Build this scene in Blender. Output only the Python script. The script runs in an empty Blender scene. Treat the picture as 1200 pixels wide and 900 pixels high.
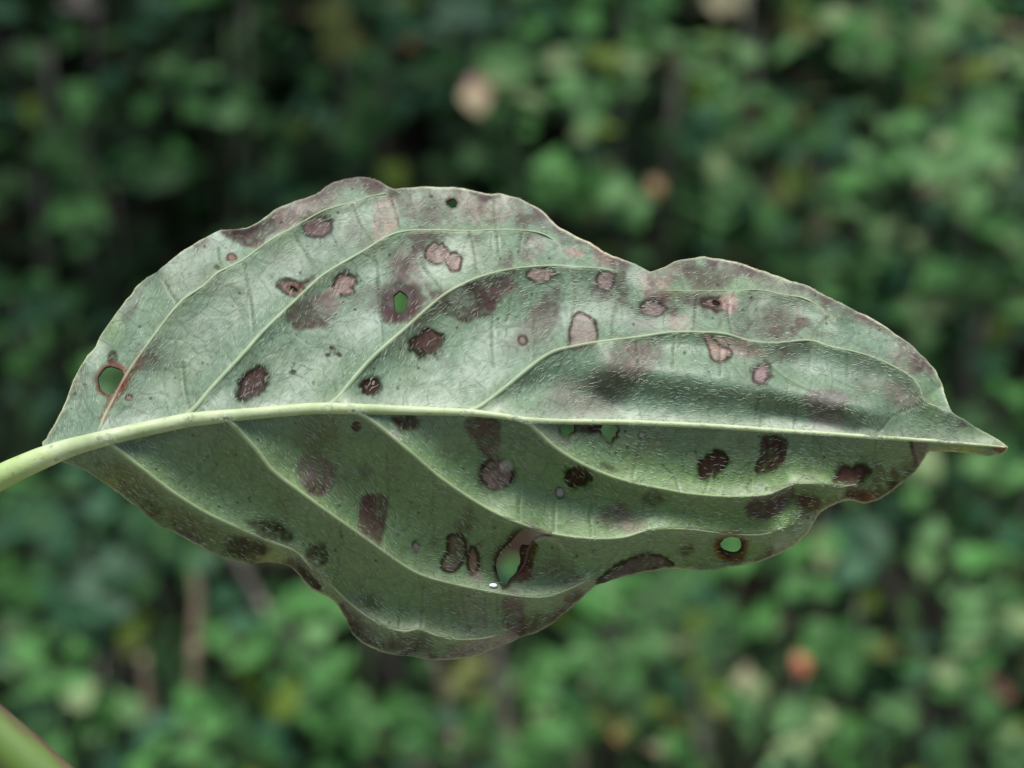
import bpy, math, random
import numpy as np
from mathutils import Vector, Matrix

R = math.radians
scene = bpy.context.scene
COL = scene.collection
random.seed(7)
rng = np.random.default_rng(11)

# ------------------------------------------------------------------ camera, sky, sun, exposure
MM = 0.08e-3                       # metres per photograph pixel on the leaf's own plane
LENS = 85.0
W_PX, H_PX = 1200.0, 900.0
DIST = W_PX * MM * LENS / 36.0     # camera to leaf
PITCH = R(10)
CAM = Vector((0.0, 0.0, 0.62))
RIGHT = Vector((1, 0, 0))
FWD = Vector((0, math.cos(PITCH), -math.sin(PITCH)))
UP = Vector((0, math.sin(PITCH), math.cos(PITCH)))

cam_data = bpy.data.cameras.new('camera')
cam = bpy.data.objects.new('camera', cam_data)
COL.objects.link(cam)
cam.location = CAM
cam.rotation_euler = (R(90) - PITCH, 0, 0)
cam_data.lens = LENS
cam_data.sensor_width = 36.0
cam_data.clip_start = 0.01
cam_data.clip_end = 2000
cam_data.dof.use_dof = True
cam_data.dof.focus_distance = DIST + 42 * MM
cam_data.dof.aperture_fstop = 26.0
scene.camera = cam

SUN_EL, SUN_AZ = R(74), R(205)     # azimuth: clockwise from +Y, so behind the camera and a little to its left
world = bpy.data.worlds.new('World')
scene.world = world
world.use_nodes = True
wn = world.node_tree.nodes
bg = wn['Background']
sky = wn.new('ShaderNodeTexSky')
sky.sky_type = 'NISHITA'
sky.sun_disc = False
sky.sun_elevation = SUN_EL
sky.sun_rotation = SUN_AZ
sky.air_density = 1.0
sky.dust_density = 1.5
sky.ozone_density = 1.0
world.node_tree.links.new(sky.outputs[0], bg.inputs[0])
bg.inputs[1].default_value = 0.08

sun_data = bpy.data.lights.new('sun', 'SUN')
sun_data.energy = 3.4
sun_data.angle = R(24)
sun_data.color = (1.0, 0.98, 0.95)
sun = bpy.data.objects.new('sun', sun_data)
COL.objects.link(sun)
sdir = Vector((math.sin(SUN_AZ) * math.cos(SUN_EL), math.cos(SUN_AZ) * math.cos(SUN_EL), math.sin(SUN_EL)))
sun.rotation_euler = sdir.to_track_quat('Z', 'Y').to_euler()

scene.view_settings.view_transform = 'Standard'
scene.view_settings.look = 'None'
scene.view_settings.exposure = 1.4
scene.view_settings.gamma = 1.0
scene.view_settings.use_curve_mapping = False
scene.cycles.use_denoising = True
scene.cycles.max_bounces = 8


# ------------------------------------------------------------------ helpers
def lin(r, g, b):
    out = []
    for c in (r, g, b):
        c = c / 255.0
        out.append(c / 12.92 if c <= 0.04045 else ((c + 0.055) / 1.055) ** 2.4)
    return tuple(out)


def tag(o, label=None, cat=None, group=None, kind=None):
    if label: o['label'] = label
    if cat: o['category'] = cat
    if group: o['group'] = group
    if kind: o['kind'] = kind
    return o


def mesh_obj(name, verts, faces, mat=None, parent=None, smooth=True):
    me = bpy.data.meshes.new(name)
    me.from_pydata([tuple(v) for v in verts], [], [tuple(f) for f in faces])
    me.update()
    if smooth:
        me.polygons.foreach_set('use_smooth', [True] * len(me.polygons))
    if mat: me.materials.append(mat)
    o = bpy.data.objects.new(name, me)
    COL.objects.link(o)
    if parent: o.parent = parent
    return o


def empty(name, loc=(0, 0, 0)):
    o = bpy.data.objects.new(name, None)
    o.empty_display_size = 0.01
    COL.objects.link(o)
    o.location = loc
    return o


def at(px, py, D):
    """world point seen at photograph pixel (px, py) at depth D along the view"""
    k = D / DIST * MM
    return CAM + FWD * D + RIGHT * ((px - 600) * k) + UP * ((450 - py) * k)


def new_mat(name):
    m = bpy.data.materials.new(name)
    m.use_nodes = True
    nt = m.node_tree
    p = nt.nodes['Principled BSDF']
    return m, nt, p


def node(nt, typ, **kw):
    n = nt.nodes.new(typ)
    for k, v in kw.items():
        setattr(n, k, v)
    return n


def smooth_line(pts, step=4.0):
    """Catmull-Rom through pts, resampled"""
    p = np.array(pts, float)
    p = np.vstack([2 * p[0] - p[1], p, 2 * p[-1] - p[-2]])
    out = []
    for i in range(1, len(p) - 2):
        n = max(2, int(np.linalg.norm(p[i + 1] - p[i]) / step))
        t = np.linspace(0, 1, n, endpoint=False)[:, None]
        a, b, c, d = p[i - 1], p[i], p[i + 1], p[i + 2]
        out.append(0.5 * ((2 * b) + (c - a) * t + (2 * a - 5 * b + 4 * c - d) * t ** 2 + (3 * b - a - 3 * c + d) * t ** 3))
    out.append(p[-2][None])
    return np.vstack(out)


def smooth_loop(pts, step=4.0):
    p = np.array(pts, float)
    q = np.vstack([p, p[:3]])
    out = []
    n0 = len(p)
    for i in range(n0):
        a, b, c, d = p[(i - 1) % n0], p[i], p[(i + 1) % n0], p[(i + 2) % n0]
        n = max(2, int(np.linalg.norm(c - b) / step))
        t = np.linspace(0, 1, n, endpoint=False)[:, None]
        out.append(0.5 * ((2 * b) + (c - a) * t + (2 * a - 5 * b + 4 * c - d) * t ** 2 + (3 * b - a - 3 * c + d) * t ** 3))
    return np.vstack(out)


def seg_dist(P, A, closed=False):
    """distance of points P (n,2) to polyline A, with nearest point"""
    n = len(P)
    best = np.full(n, 1e18)
    near = np.zeros((n, 2))
    m = len(A) if closed else len(A) - 1
    for i in range(m):
        a, b = A[i], A[(i + 1) % len(A)]
        ab = b - a
        L = float(ab @ ab)
        if L < 1e-12: continue
        dx = P[:, 0] - a[0]; dy = P[:, 1] - a[1]
        t = np.clip((dx * ab[0] + dy * ab[1]) / L, 0, 1)
        nx = a[0] + t * ab[0]; ny = a[1] + t * ab[1]
        d = (P[:, 0] - nx) ** 2 + (P[:, 1] - ny) ** 2
        k = d < best
        best[k] = d[k]
        near[k, 0] = nx[k]; near[k, 1] = ny[k]
    return np.sqrt(best), near


def inside(P, A):
    c = np.zeros(len(P), bool)
    x, y = P[:, 0], P[:, 1]
    n = len(A)
    for i in range(n):
        x1, y1 = A[i]; x2, y2 = A[(i + 1) % n]
        if y1 == y2: continue
        k = (y1 > y) != (y2 > y)
        c ^= k & (x < (x2 - x1) * (y - y1) / (y2 - y1) + x1)
    return c


def local(P, A, pad):
    lo = A.min(0) - pad; hi = A.max(0) + pad
    return np.nonzero((P[:, 0] > lo[0]) & (P[:, 0] < hi[0]) & (P[:, 1] > lo[1]) & (P[:, 1] < hi[1]))[0]


_tables = {}
def vnoise(P, scale, seed=0):
    """smooth value noise, about -1..1, with features of the given size in pixels"""
    if seed not in _tables:
        _tables[seed] = np.random.default_rng(1000 + seed).random((256, 256)) * 2 - 1
    T = _tables[seed]
    u = P[:, 0] / scale + 37.3; v = P[:, 1] / scale + 91.7
    iu = np.floor(u).astype(int); iv = np.floor(v).astype(int)
    fu = u - iu; fv = v - iv
    fu = fu * fu * (3 - 2 * fu); fv = fv * fv * (3 - 2 * fv)
    a = T[iu & 255, iv & 255]; b = T[(iu + 1) & 255, iv & 255]
    c = T[iu & 255, (iv + 1) & 255]; d = T[(iu + 1) & 255, (iv + 1) & 255]
    return (a * (1 - fu) + b * fu) * (1 - fv) + (c * (1 - fu) + d * fu) * fv


def sstep(a, b, x):
    t = np.clip((x - a) / (b - a), 0, 1)
    return t * t * (3 - 2 * t)


# ------------------------------------------------------------------ the leaf traced on its own plane (pixels of the photograph)
OUTLINE = [(49, 522), (54, 514), (65, 495), (75, 475), (82, 456), (88, 442), (95, 428), (103, 417), (112, 405), (122, 387), (137, 365),
    (152, 347), (165, 331), (180, 321), (200, 305), (220, 290), (240, 278), (257, 269.5), (272, 269), (288, 267), (303, 260), (321, 247),
    (340, 238), (357, 232), (375, 224), (387, 214.5), (402, 210), (425, 207.5), (440, 210), (450, 216), (462, 221.5), (477, 220),
    (505, 219), (537, 219.5), (557, 224), (575, 227), (585, 226), (605, 231), (622, 239), (635, 247), (645, 256), (657, 267), (670, 274),
    (687, 282), (700, 290), (713, 297), (730, 304), (749, 312), (762, 318.5), (774, 315), (785, 309), (797, 304), (820, 301), (840, 302.5),
    (860, 306), (880, 312), (900, 319.5), (922, 327), (943, 334), (965, 345), (985, 355), (1005, 364.5), (1025, 374), (1040, 384),
    (1055, 394.5), (1070, 406.5), (1083, 419), (1094, 431), (1102, 445), (1107, 460), (1114, 479), (1120, 486), (1135, 495), (1152, 506),
    (1170, 516), (1182, 524), (1176, 531), (1167, 534), (1150, 533.5), (1135, 531), (1110, 529), (1090, 529), (1085, 536), (1077, 547), (1067, 559), (1052, 570),
    (1040, 579), (1027, 586.5), (1012, 590), (1000, 587), (987, 587.5), (970, 595), (960, 602.5), (955, 612), (945, 626), (930, 639.5),
    (910, 651), (882, 660), (857, 664.5), (840, 667), (815, 668), (785, 666.5), (765, 669), (740, 674), (715, 681), (698, 687), (687, 696),
    (675, 707), (660, 720), (645, 731.5), (630, 740), (612, 746.5), (597, 753), (577, 761), (560, 767.5), (540, 772), (512, 774), (490, 771),
    (462, 767), (440, 761), (422, 752), (412, 740), (406, 725), (397, 711), (385, 700), (372, 694), (360, 686.5), (352, 676), (344, 667),
    (330, 661), (312, 659), (295, 660.5), (277, 658.5), (255, 651.5), (236, 642), (217, 631), (197, 621), (182, 612), (165, 598), (150, 587),
    (137, 577), (122, 566), (107, 556), (90, 547), (72, 541)]
outline = smooth_loop(OUTLINE, 5.0)
_j = vnoise(outline, 9, 3) * 0.9 + vnoise(outline, 4, 4) * 0.4
_t = np.roll(outline, -1, 0) - np.roll(outline, 1, 0)
_t /= np.linalg.norm(_t, axis=1)[:, None] + 1e-9
outline = outline + np.stack([_t[:, 1], -_t[:, 0]], 1) * _j[:, None]


def ell(cx, cy, rx, ry, rot=0, n=22, wob=0.08, seed=0):
    g = np.random.default_rng(seed + int(cx * 7 + cy))
    a = np.linspace(0, 2 * np.pi, n, endpoint=False)
    r = 1 + wob * (np.sin(2 * a + g.random() * 6) + np.sin(3 * a + g.random() * 6) * .7 + np.sin(5 * a + g.random() * 6) * .5)
    x, y = np.cos(a) * rx * r, np.sin(a) * ry * r
    c, s = math.cos(R(rot)), math.sin(R(rot))
    return np.stack([cx + x * c - y * s, cy + x * s + y * c], 1)


HOLES = [
    ell(130, 445.5, 15.5, 16.5, 0, wob=.04), ell(469.5, 353.5, 9, 12, 0, wob=.06), ell(530, 238, 7, 5, 10, wob=.08),
    smooth_loop([(659, 497.5), (672, 497.5), (674, 505), (670, 508), (665, 514), (660, 512), (657, 506)], 2),
    smooth_loop([(704.5, 502), (708, 498), (720, 498), (725.5, 504), (723, 508), (724, 512), (718, 514), (715, 520), (711, 514.5), (706, 511)], 2),
    smooth_loop([(688, 502.5), (697, 502.2), (705, 503.2), (705, 505.6), (697, 504.6)], 2),
    ell(839, 355, 4.5, 3.2, 0), ell(857, 639, 12, 10, 8, wob=.05),
    smooth_loop([(581, 660), (584, 650), (590, 643), (598, 636), (607, 625), (616, 620), (628, 620), (640, 622), (648, 626), (643, 629), (633, 629),
        (626, 632), (622, 640), (612, 640), (609, 648), (610, 659), (605, 670), (598, 679), (592, 687), (587, 684), (582, 671)], 3),
    smooth_loop([(337, 336.5), (341, 334), (347, 338), (350, 341), (345, 341)], 2),
    smooth_loop([(354, 333), (361, 327.6), (367, 324.8), (366, 327), (358, 331.5), (351, 337)], 2),
]


def ragged(A, amp):
    t = np.roll(A, -1, 0) - np.roll(A, 1, 0); t /= np.linalg.norm(t, axis=1)[:, None] + 1e-9
    n = np.zeros(len(A))
    q = np.vstack([A, A])[:len(A)]
    n = vnoise(q, 5, 60) * .9 + vnoise(q, 2.2, 61) * .7
    return A + np.stack([t[:, 1], -t[:, 0]], 1) * (n * amp)[:, None]


HOLES = [ragged(smooth_loop(A, 1.2) if len(A) < 40 else A, .9) for A in HOLES]

MIDRIB = [(49, 537), (75, 527), (100, 519.5), (130, 512), (160, 505), (190, 498.5), (220, 492.5), (250, 489), (300, 484.5), (325, 482), (375, 478.5), (425, 479.5),
    (475, 481), (520, 482.5), (550, 483.5), (580, 486.5), (600, 489.5), (620, 492.5), (660, 494), (720, 494.5), (760, 496), (825, 499),
    (900, 504), (960, 508), (1020, 512), (1090, 516.5), (1125, 519.5), (1155, 522), (1178, 524)]
mid = smooth_line(MIDRIB, 5)
_mx, _my = mid[:, 0], mid[:, 1]


def mid_y(x):
    y = np.interp(x, _mx, _my)
    return np.where(x < 49, 537 + (49 - x) * 0.42, y)


# name, points, start width, end width (px), ridge height (px), ridge breadth (px)
VEINS = [
    ('u1', [(116, 507), (122, 490), (130, 474), (150, 437), (175, 401), (210, 356), (240, 334), (255, 320), (283, 306), (315, 283), (345, 266), (380, 247), (415, 237),
            (436, 230), (452, 227)], 7, 2.5, 4.5, 17),
    ('u2', [(214, 491), (229, 478), (250, 453), (285, 415), (309, 388), (355, 344), (381, 321), (425, 295), (453, 278), (476, 271), (512, 270), (550, 271), (580, 269.5), (612, 270), (636, 274),
            (655, 285)], 9.5, 2.6, 7.5, 22),
    ('u3', [(383, 478), (397, 466), (412, 447), (437, 419), (474, 386), (516, 349), (545, 332), (575, 321), (610, 314), (650, 311.5), (675, 313), (700, 314.5), (722, 318)],
        10, 2.6, 10, 24),
    ('u3b', [(776, 340), (792, 341), (820, 341), (865, 340.5), (890, 340), (922, 346), (940, 349), (957, 357), (972, 369), (980, 373)], 2.0, 2.2, 6, 20),
    ('u4', [(546, 484), (564, 476), (594, 453), (627, 426), (650, 412), (675, 406), (700, 401.5), (747, 395.5), (785, 390), (820, 389.5), (850, 391.5), (880, 400),
            (910, 402), (948, 399), (972, 406), (1000, 412), (1025, 419.5), (1044, 428), (1068, 442), (1078, 455), (1083, 469), (1098, 477), (1113, 484)], 9, 2.2, 9, 24),
    ('l1', [(128, 517), (137, 526), (165, 548), (200, 575), (240, 600), (285, 621), (315, 634), (335, 641), (350, 648), (364, 664), (385, 683), (414, 710), (435, 725),
            (457, 736), (475, 740), (492, 737.5), (512, 745), (537, 749.5), (567, 748), (590, 742)], 8, 2.6, 9, 22),
    ('l2', [(264, 490), (275, 500), (300, 527), (320, 552), (350, 575), (380, 597), (420, 625), (445, 643), (472, 662), (497, 675), (530, 684), (562, 691), (590, 696),
            (618, 699.5), (642, 699), (668, 690), (690, 679)], 9, 2.6, 11, 23),
    ('l3', [(414, 481), (427, 488), (452, 506), (480, 529), (510, 555), (542, 578), (579, 600), (613, 614.5), (648, 625.5), (690, 631), (730, 630), (762, 621), (802, 620), (840, 624), (885, 627), (915, 622)],
        8, 2.2, 11, 24),
    ('l4', [(604, 491), (620, 497), (645, 520), (670, 537), (700, 552), (735, 564), (775, 572.5), (812, 579), (857, 582), (897, 580), (912, 575), (932, 567.5),
            (960, 567), (985, 570), (1004, 568)], 8, 2.0, 10, 22),
]
VEINS = [(n, smooth_line(p, 4), a, b, h, w) for n, p, a, b, h, w in VEINS]

# fine cross veins: faint grooves
CROSS = [
    [(297, 388), (293, 357), (289, 322), (285, 309)], [(343, 272), (362, 302), (374, 322), (376, 328)], [(413, 240), (425, 265), (436, 284)], [(459, 232), (466, 250), (469, 268)],
    [(427, 297), (441, 310), (445, 340), (448, 400)], [(222, 480), (216, 450), (214, 425)], [(261, 318), (257, 305), (256, 290)], [(207, 355), (197, 340), (193, 330)],
    [(394, 464), (390, 448)], [(495, 303), (500, 317), (515, 337)], [(550, 271), (555, 292), (557, 320)], [(579, 228), (579, 250), (580, 268)], [(584, 272), (584, 300)],
    [(613, 273), (611, 285), (607, 299)], [(603, 320), (597, 360), (592, 378)], [(672, 318), (673, 350), (670, 370)], [(725, 352), (719, 372), (717, 392)],
    [(627, 378), (626, 400), (625, 423)], [(576, 370), (575, 400), (578, 430)], [(745, 399), (749, 425), (747, 440)], [(818, 345), (814, 372), (812, 388)],
    [(854, 352), (855, 370), (857, 390)], [(790, 395), (787, 430)], [(843, 410), (845, 440)], [(872, 312), (905, 320)],
    [(972, 371), (958, 385), (951, 396)], [(885, 402), (895, 418), (925, 445), (960, 462)], [(992, 415), (993, 440)], [(1030, 507), (1045, 490), (1063, 480), (1082, 472)],
    [(890, 462), (884, 495)], [(935, 470), (931, 505)], [(975, 372), (1000, 376), (1035, 386), (1062, 405)],
    [(260, 500), (255, 514), (245, 532), (228, 552), (212, 566)], [(391, 489), (394, 515), (395, 540), (392, 560), (388, 575)], [(453, 512), (453, 545), (454, 590), (448, 640)],
    [(507, 560), (508, 600), (509, 632), (510, 650)], [(551, 590), (550, 625), (550, 645)], [(496, 680), (495, 705), (494, 738)], [(568, 696), (569, 715), (567, 745)],
    [(584, 697), (583, 720)], [(540, 690), (545, 715), (551, 745)], [(527, 688), (528, 716), (533, 748)], [(468, 700), (468, 738)], [(398, 604), (398, 640), (396, 670)],
    [(650, 590), (649, 624)], [(692, 596), (693, 629)], [(609, 570), (608, 610)], [(775, 545), (790, 560), (797, 575)], [(835, 550), (826, 577)],
    [(750, 520), (742, 560)], [(958, 512), (963, 530), (965, 545)], [(1027, 515), (1024, 528)], [(880, 540), (878, 577)], [(655, 635), (655, 670)], [(672, 640), (672, 680)],
    [(590, 705), (591, 740)], [(440, 560), (443, 600)], [(322, 560), (330, 585)], [(700, 555), (698, 590)],
]
CROSS = [smooth_line(np.array(c) + rng.normal(0, .8, (len(c), 2)), 3) for c in CROSS]

BUMPS = [   # long swells of the blade towards (+) or away from (-) the camera: points, height px, breadth px
    ([(715, 430), (800, 438), (880, 452), (960, 470), (1020, 480)], 12, 26),
    ([(560, 400), (640, 380)], -5, 40),
    ([(470, 225), (560, 245), (640, 285)], -5, 34),
    ([(760, 322), (762, 345)], 7, 26),
    ([(840, 330), (930, 360)], -4, 30),
    ([(600, 610), (700, 640), (760, 640)], 7, 30),
    ([(930, 615), (962, 598)], 10, 26),
    ([(875, 640), (800, 655)], -5, 24),
    ([(300, 672), (325, 662)], -10, 30),
    ([(405, 735), (400, 700)], -14, 30),
    ([(560, 770), (630, 745)], -6, 24),
    ([(1020, 590), (1080, 545)], -9, 30),
    ([(280, 262), (310, 252)], 6, 13),
    ([(120, 400), (160, 335)], -6, 26),
    ([(560, 470), (660, 455), (720, 470)], -4, 20),
    ([(900, 480), (1000, 500)], -5, 16),
]
BUMPS = [(smooth_line(p, 8), h, w) for p, h, w in BUMPS]


def height(P, fine=True):
    """relief of the blade in px, + towards the camera"""
    x = P[:, 0]
    s = mid_y(x) - P[:, 1]
    tu = np.interp(x, [0, 100, 400, 700, 1000, 1180], [.30, .38, .46, .52, .50, .32])
    tl = np.interp(x, [0, 100, 400, 700, 900, 1100, 1180], [.22, .30, .36, .40, .52, .66, .5])
    soft = np.sqrt(s * s + 16) - 4
    up = soft * .66 + soft * soft * .0019
    z = np.where(s > 0, -tu * up, -tl * soft * .95)
    z = z + np.where(s > 0, 6 * np.exp(-np.abs(s) / 16), 8 * np.exp(-np.abs(s) / 15) - 2)
    for n, A, a, b, h, w in VEINS:
        d, near = seg_dist(P, A)
        L = np.linspace(1.0, 0.75, len(A))
        z = z + (2.3 if n[0] == 'u' else 3.2) * h * np.exp(-np.sqrt(d * d + 4) / w)
    for A, h, w in BUMPS:
        d, near = seg_dist(P, A)
        z = z + 2.0 * h * np.exp(-(d / w) ** 2)
    z = z + vnoise(P, 85, 5) * 3.5 + vnoise(P, 36, 6) * 1.5 + vnoise(P, 15, 7) * 0.5
    if fine:
        for A in CROSS:
            k = local(P, A, 10)
            d, near = seg_dist(P[k], A)
            z[k] += -0.9 * np.exp(-(d / 2.0) ** 2) + 0.35 * np.exp(-(d / 5.0) ** 2)
        z = z + vnoise(P, 5.5, 8) * 0.22
    return z


def to_local(P, z):
    k = 1 - z * MM / DIST
    return np.stack([(P[:, 0] - 600) * MM * k, (450 - P[:, 1]) * MM * k, z * MM], 1)


LEAF_MAT_W = Matrix((RIGHT, UP, -FWD)).transposed().to_4x4()     # leaf plane: x right, y up, z to the camera
LEAF_ORIGIN = CAM + FWD * DIST

# ------------------------------------------------------------------ blade grid
HSTEP = 1.6
gx = np.arange(44, 1188, HSTEP); gy = np.arange(202, 780, HSTEP)
NX, NY = len(gx), len(gy)
GX, GY = np.meshgrid(gx, gy)
GX = GX + (np.arange(NY) % 2)[:, None] * HSTEP * 0.5
P = np.stack([GX.ravel(), GY.ravel()], 1)
# coarse prefilter, then exact signed distance near the margin
ins = inside(P, outline)
sd = np.where(ins, -50.0, 50.0)
near_pt = P.copy()
CH = 60
for i in range(0, len(outline), CH):          # walk the margin in chunks, only points near each chunk
    A = outline[np.arange(i, min(i + CH, len(outline)) + 1) % len(outline)]
    k = local(P, A, 14)
    d, nr = seg_dist(P[k], A)
    better = d < np.abs(sd[k])
    kk = k[better]
    sd[kk] = np.where(ins[kk], -d[better], d[better])
    near_pt[kk] = nr[better]
edge_dist = np.abs(sd).copy()
hole_dist = np.full(len(P), 50.0)
for A in HOLES:
    k = local(P, A, 16)
    d, nr = seg_dist(P[k], A, closed=True)
    h_in = inside(P[k], A)
    sdh = np.where(h_in, d, -d)               # positive inside the hole
    hole_dist[k] = np.minimum(hole_dist[k], np.where(h_in, 0, d))
    better = sdh > sd[k]
    kk = k[better]
    sd[kk] = sdh[better]
    near_pt[kk] = nr[better]

idx = np.arange(NX * NY).reshape(NY, NX)
tris = []
for par in (0, 1):
    rows = np.arange(NY - 1)
    rows = rows[rows % 2 == par]
    a = idx[rows][:, :-1]; b = idx[rows][:, 1:]; c = idx[rows + 1][:, :-1]; d = idx[rows + 1][:, 1:]
    if par == 0:
        tris += [np.stack([a, c, b], -1).reshape(-1, 3), np.stack([b, c, d], -1).reshape(-1, 3)]
    else:
        tris += [np.stack([a, c, d], -1).reshape(-1, 3), np.stack([a, d, b], -1).reshape(-1, 3)]
tris = np.vstack(tris)
keep = (sd[tris] < -0.12 * HSTEP).any(1)
tris = tris[keep]
used = np.unique(tris)
remap = np.full(NX * NY, -1); remap[used] = np.arange(len(used))
tris = remap[tris]
Pv = P[used].copy()
out_v = sd[used] > -0.12 * HSTEP
Pv[out_v] = near_pt[used][out_v]
edge_d = np.where(out_v & (hole_dist[used] > 5), 0, edge_dist[used])
hole_d = np.where(out_v & (hole_dist[used] < 5), 0, hole_dist[used])
Zv = height(Pv)
# the margin is slightly rolled towards the camera where it dried out
curl = np.exp(-edge_d / 5.0) * (1.2 + 1.2 * vnoise(Pv, 30, 12))
curl_h = np.exp(-hole_d / 3.0) * 1.1
Zv = Zv + curl * 0.9 + curl_h
Zv = np.maximum(Zv, -190)

# ------------------------------------------------------------------ tissue colour (dried and spotted tissue, with some light put in)
base = np.array((0.090, 0.142, 0.083))
C = np.tile(base, (len(Pv), 1))
n1 = vnoise(Pv, 60, 20); n2 = vnoise(Pv, 22, 21); n3 = vnoise(Pv, 8, 22); n4 = vnoise(Pv, 3.6, 23)
C *= (1 + 0.08 * n1 + 0.08 * n2 + 0.07 * n3 + 0.07 * n4)[:, None]
_tint = vnoise(Pv, 45, 24) * .6 + vnoise(Pv, 17, 25) * .4
C *= np.stack([1 + .05 * _tint, 1 + 0 * _tint, 1 - .10 * _tint], 1)
s_mid = mid_y(Pv[:, 0]) - Pv[:, 1]


def blend(mask, col):
    global C
    m = np.clip(mask, 0, 1)[:, None]
    C = C * (1 - m) + np.array(col) * m


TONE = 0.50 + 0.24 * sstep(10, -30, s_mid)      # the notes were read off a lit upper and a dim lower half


def blend_at(k, mask, col, grain=0.0):
    m = np.clip(mask, 0, 1)[:, None]
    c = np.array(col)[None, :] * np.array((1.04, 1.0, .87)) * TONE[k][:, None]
    if grain:
        c = c * (1 + grain * (0.6 * n4[k] + 0.6 * n3[k]))[:, None]
    C[k] = C[k] * (1 - m) + c * m


GREENER = (0.085, 0.150, 0.040)
YELLOW = (0.17, 0.21, 0.035)
OLIVE = (0.10, 0.105, 0.04)
MAUVE = lin(120, 104, 102)
MAUVE_D = lin(88, 70, 72)
PINK = lin(156, 130, 124)
PALE = lin(196, 172, 166)
BROWN = lin(70, 46, 42)
DARK = lin(50, 33, 36)
RED = lin(120, 62, 56)
GREY = lin(112, 104, 102)
WHITE = lin(205, 205, 205)

# greener lower blade: foliage bounce, and light coming through at lower right, painted in
low = sstep(0, -60, s_mid)
blend(low * 0.82, (0.096, 0.166, 0.052))
blend(sstep(-30, -70, s_mid) * sstep(680, 860, Pv[:, 0]) * (0.7 + .25 * n1), (0.085, 0.150, 0.036))
for cx, cy, rx, ry, st in [(140, 562, 22, 14, .7), (205, 605, 30, 14, .55), (318, 655, 24, 10, .9), (640, 655, 24, 22, .6), (690, 560, 60, 28, .5), (870, 610, 60, 30, .55),
                           (960, 560, 60, 26, .6), (1040, 530, 40, 16, .6), (1130, 527, 40, 6, .8), (132, 382, 10, 18, .6), (590, 620, 24, 18, .6), (830, 655, 50, 14, .5),
                           (262, 555, 20, 14, .35), (525, 640, 20, 20, .3), (1090, 470, 16, 26, .4), (1145, 507, 30, 8, .5), (855, 330, 50, 14, .35), (430, 600, 60, 40, .25)]:
    d = ((Pv[:, 0] - cx) / rx) ** 2 + ((Pv[:, 1] - cy) / ry) ** 2
    blend(np.exp(-d) * st * 1.15 * (1 + .3 * n2), YELLOW if st > .62 else GREENER)


def q_ell(k, cx, cy, rx, ry, rot, wob):
    c, s = math.cos(R(rot)), math.sin(R(rot))
    dx, dy = Pv[k, 0] - cx, Pv[k, 1] - cy
    X = (dx * c + dy * s) / rx; Y = (-dx * s + dy * c) / ry
    q = np.sqrt(X * X + Y * Y)
    return q + wob * (0.55 * vnoise(Pv[k], 11, 31) + 0.4 * vnoise(Pv[k], 5, 32) + .2 * vnoise(Pv[k], 2.6, 35))


def patch(cx, cy, rx, ry, rot=0, col=MAUVE, st=.85, soft=.25, wob=.35, grain=.25):
    k = local(Pv, np.array([(cx - rx, cy - rx), (cx + rx, cy + ry)]), max(rx, ry) * 1.2)
    q = q_ell(k, cx, cy, rx, ry, rot, wob)
    blend_at(k, st * sstep(1 + soft, 1 - soft, q) * (.86 + .30 * n3[k] + .34 * n4[k]), col, grain)


def spot(cx, cy, rx, ry, rot=0, col=PINK, rim=DARK, rimw=.27, st=.95, halo=.62, wob=.42, dent=.9):
    R_ = max(rx, ry)
    rim = tuple(c_ * .40 for c_ in rim)
    col = tuple(c_ * .70 for c_ in col)
    k = local(Pv, np.array([(cx - R_, cy - R_), (cx + R_, cy + R_)]), R_ * 1.3)
    q = q_ell(k, cx, cy, rx, ry, rot, wob)
    if halo:
        blend_at(k, halo * sstep(1.55, 1.0, q) * (.7 + .3 * n3[k]), rim, .2)
    blend_at(k, st * sstep(1.06, .9, q), col, .28)
    blend_at(k, .92 * np.exp(-((q - 1.0) / rimw) ** 2) * (.8 + .3 * n3[k]), rim, .2)
    Zv[k] -= dent * sstep(1.1, .8, q)


def area(pts, col=MAUVE, st=.85, soft=3.0, wob=3.0, rim=None, rimw=2.2, grain=.25):
    A = smooth_loop(pts, 4)
    if rim is not None:
        rim = tuple(c_ * .40 for c_ in rim); col = tuple(c_ * .72 for c_ in col)
    k = local(Pv, A, 14)
    d, _ = seg_dist(Pv[k], A, closed=True)
    d = np.where(inside(Pv[k], A), -d, d) + wob * (0.6 * vnoise(Pv[k], 11, 33) + .4 * vnoise(Pv[k], 5, 34))
    blend_at(k, st * sstep(soft, -soft, d) * (.92 + .22 * n3[k] + .26 * n4[k]), col, grain)
    if rim is not None:
        blend_at(k, .9 * np.exp(-(d / rimw) ** 2), rim, .2)


# --- broad soft discoloured areas, upper blade
area([(258, 270), (300, 263), (322, 248), (340, 240), (345, 262), (315, 278), (308, 292), (285, 288)], MAUVE_D, .9, 3)
area([(318, 250), (345, 238), (388, 222), (392, 240), (360, 258), (330, 270)], MAUVE, .85, 4)
area([(424, 209), (440, 211), (450, 220), (446, 228), (430, 228)], MAUVE_D, .8, 3, rim=None)
area([(440, 235), (462, 232), (468, 262), (455, 274), (440, 280), (437, 258)], PINK, .7, 4)
area([(465, 228), (500, 226), (560, 232), (572, 250), (530, 262), (490, 260), (468, 252)], MAUVE, .6, 8, 6)
area([(530, 228), (590, 230), (610, 245), (580, 262), (550, 258)], PINK, .45, 7, 5)
area([(552, 222), (586, 226), (580, 234), (565, 236)], DARK, .75, 3)
patch(500, 250, 22, 10, 15, GREY, .5, .5)
patch(508, 277, 18, 9, 0, MAUVE_D, .55, .6)
patch(477, 306, 19, 22, 10, MAUVE, .75)
patch(484, 322, 12, 18, 0, MAUVE, .6)
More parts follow.
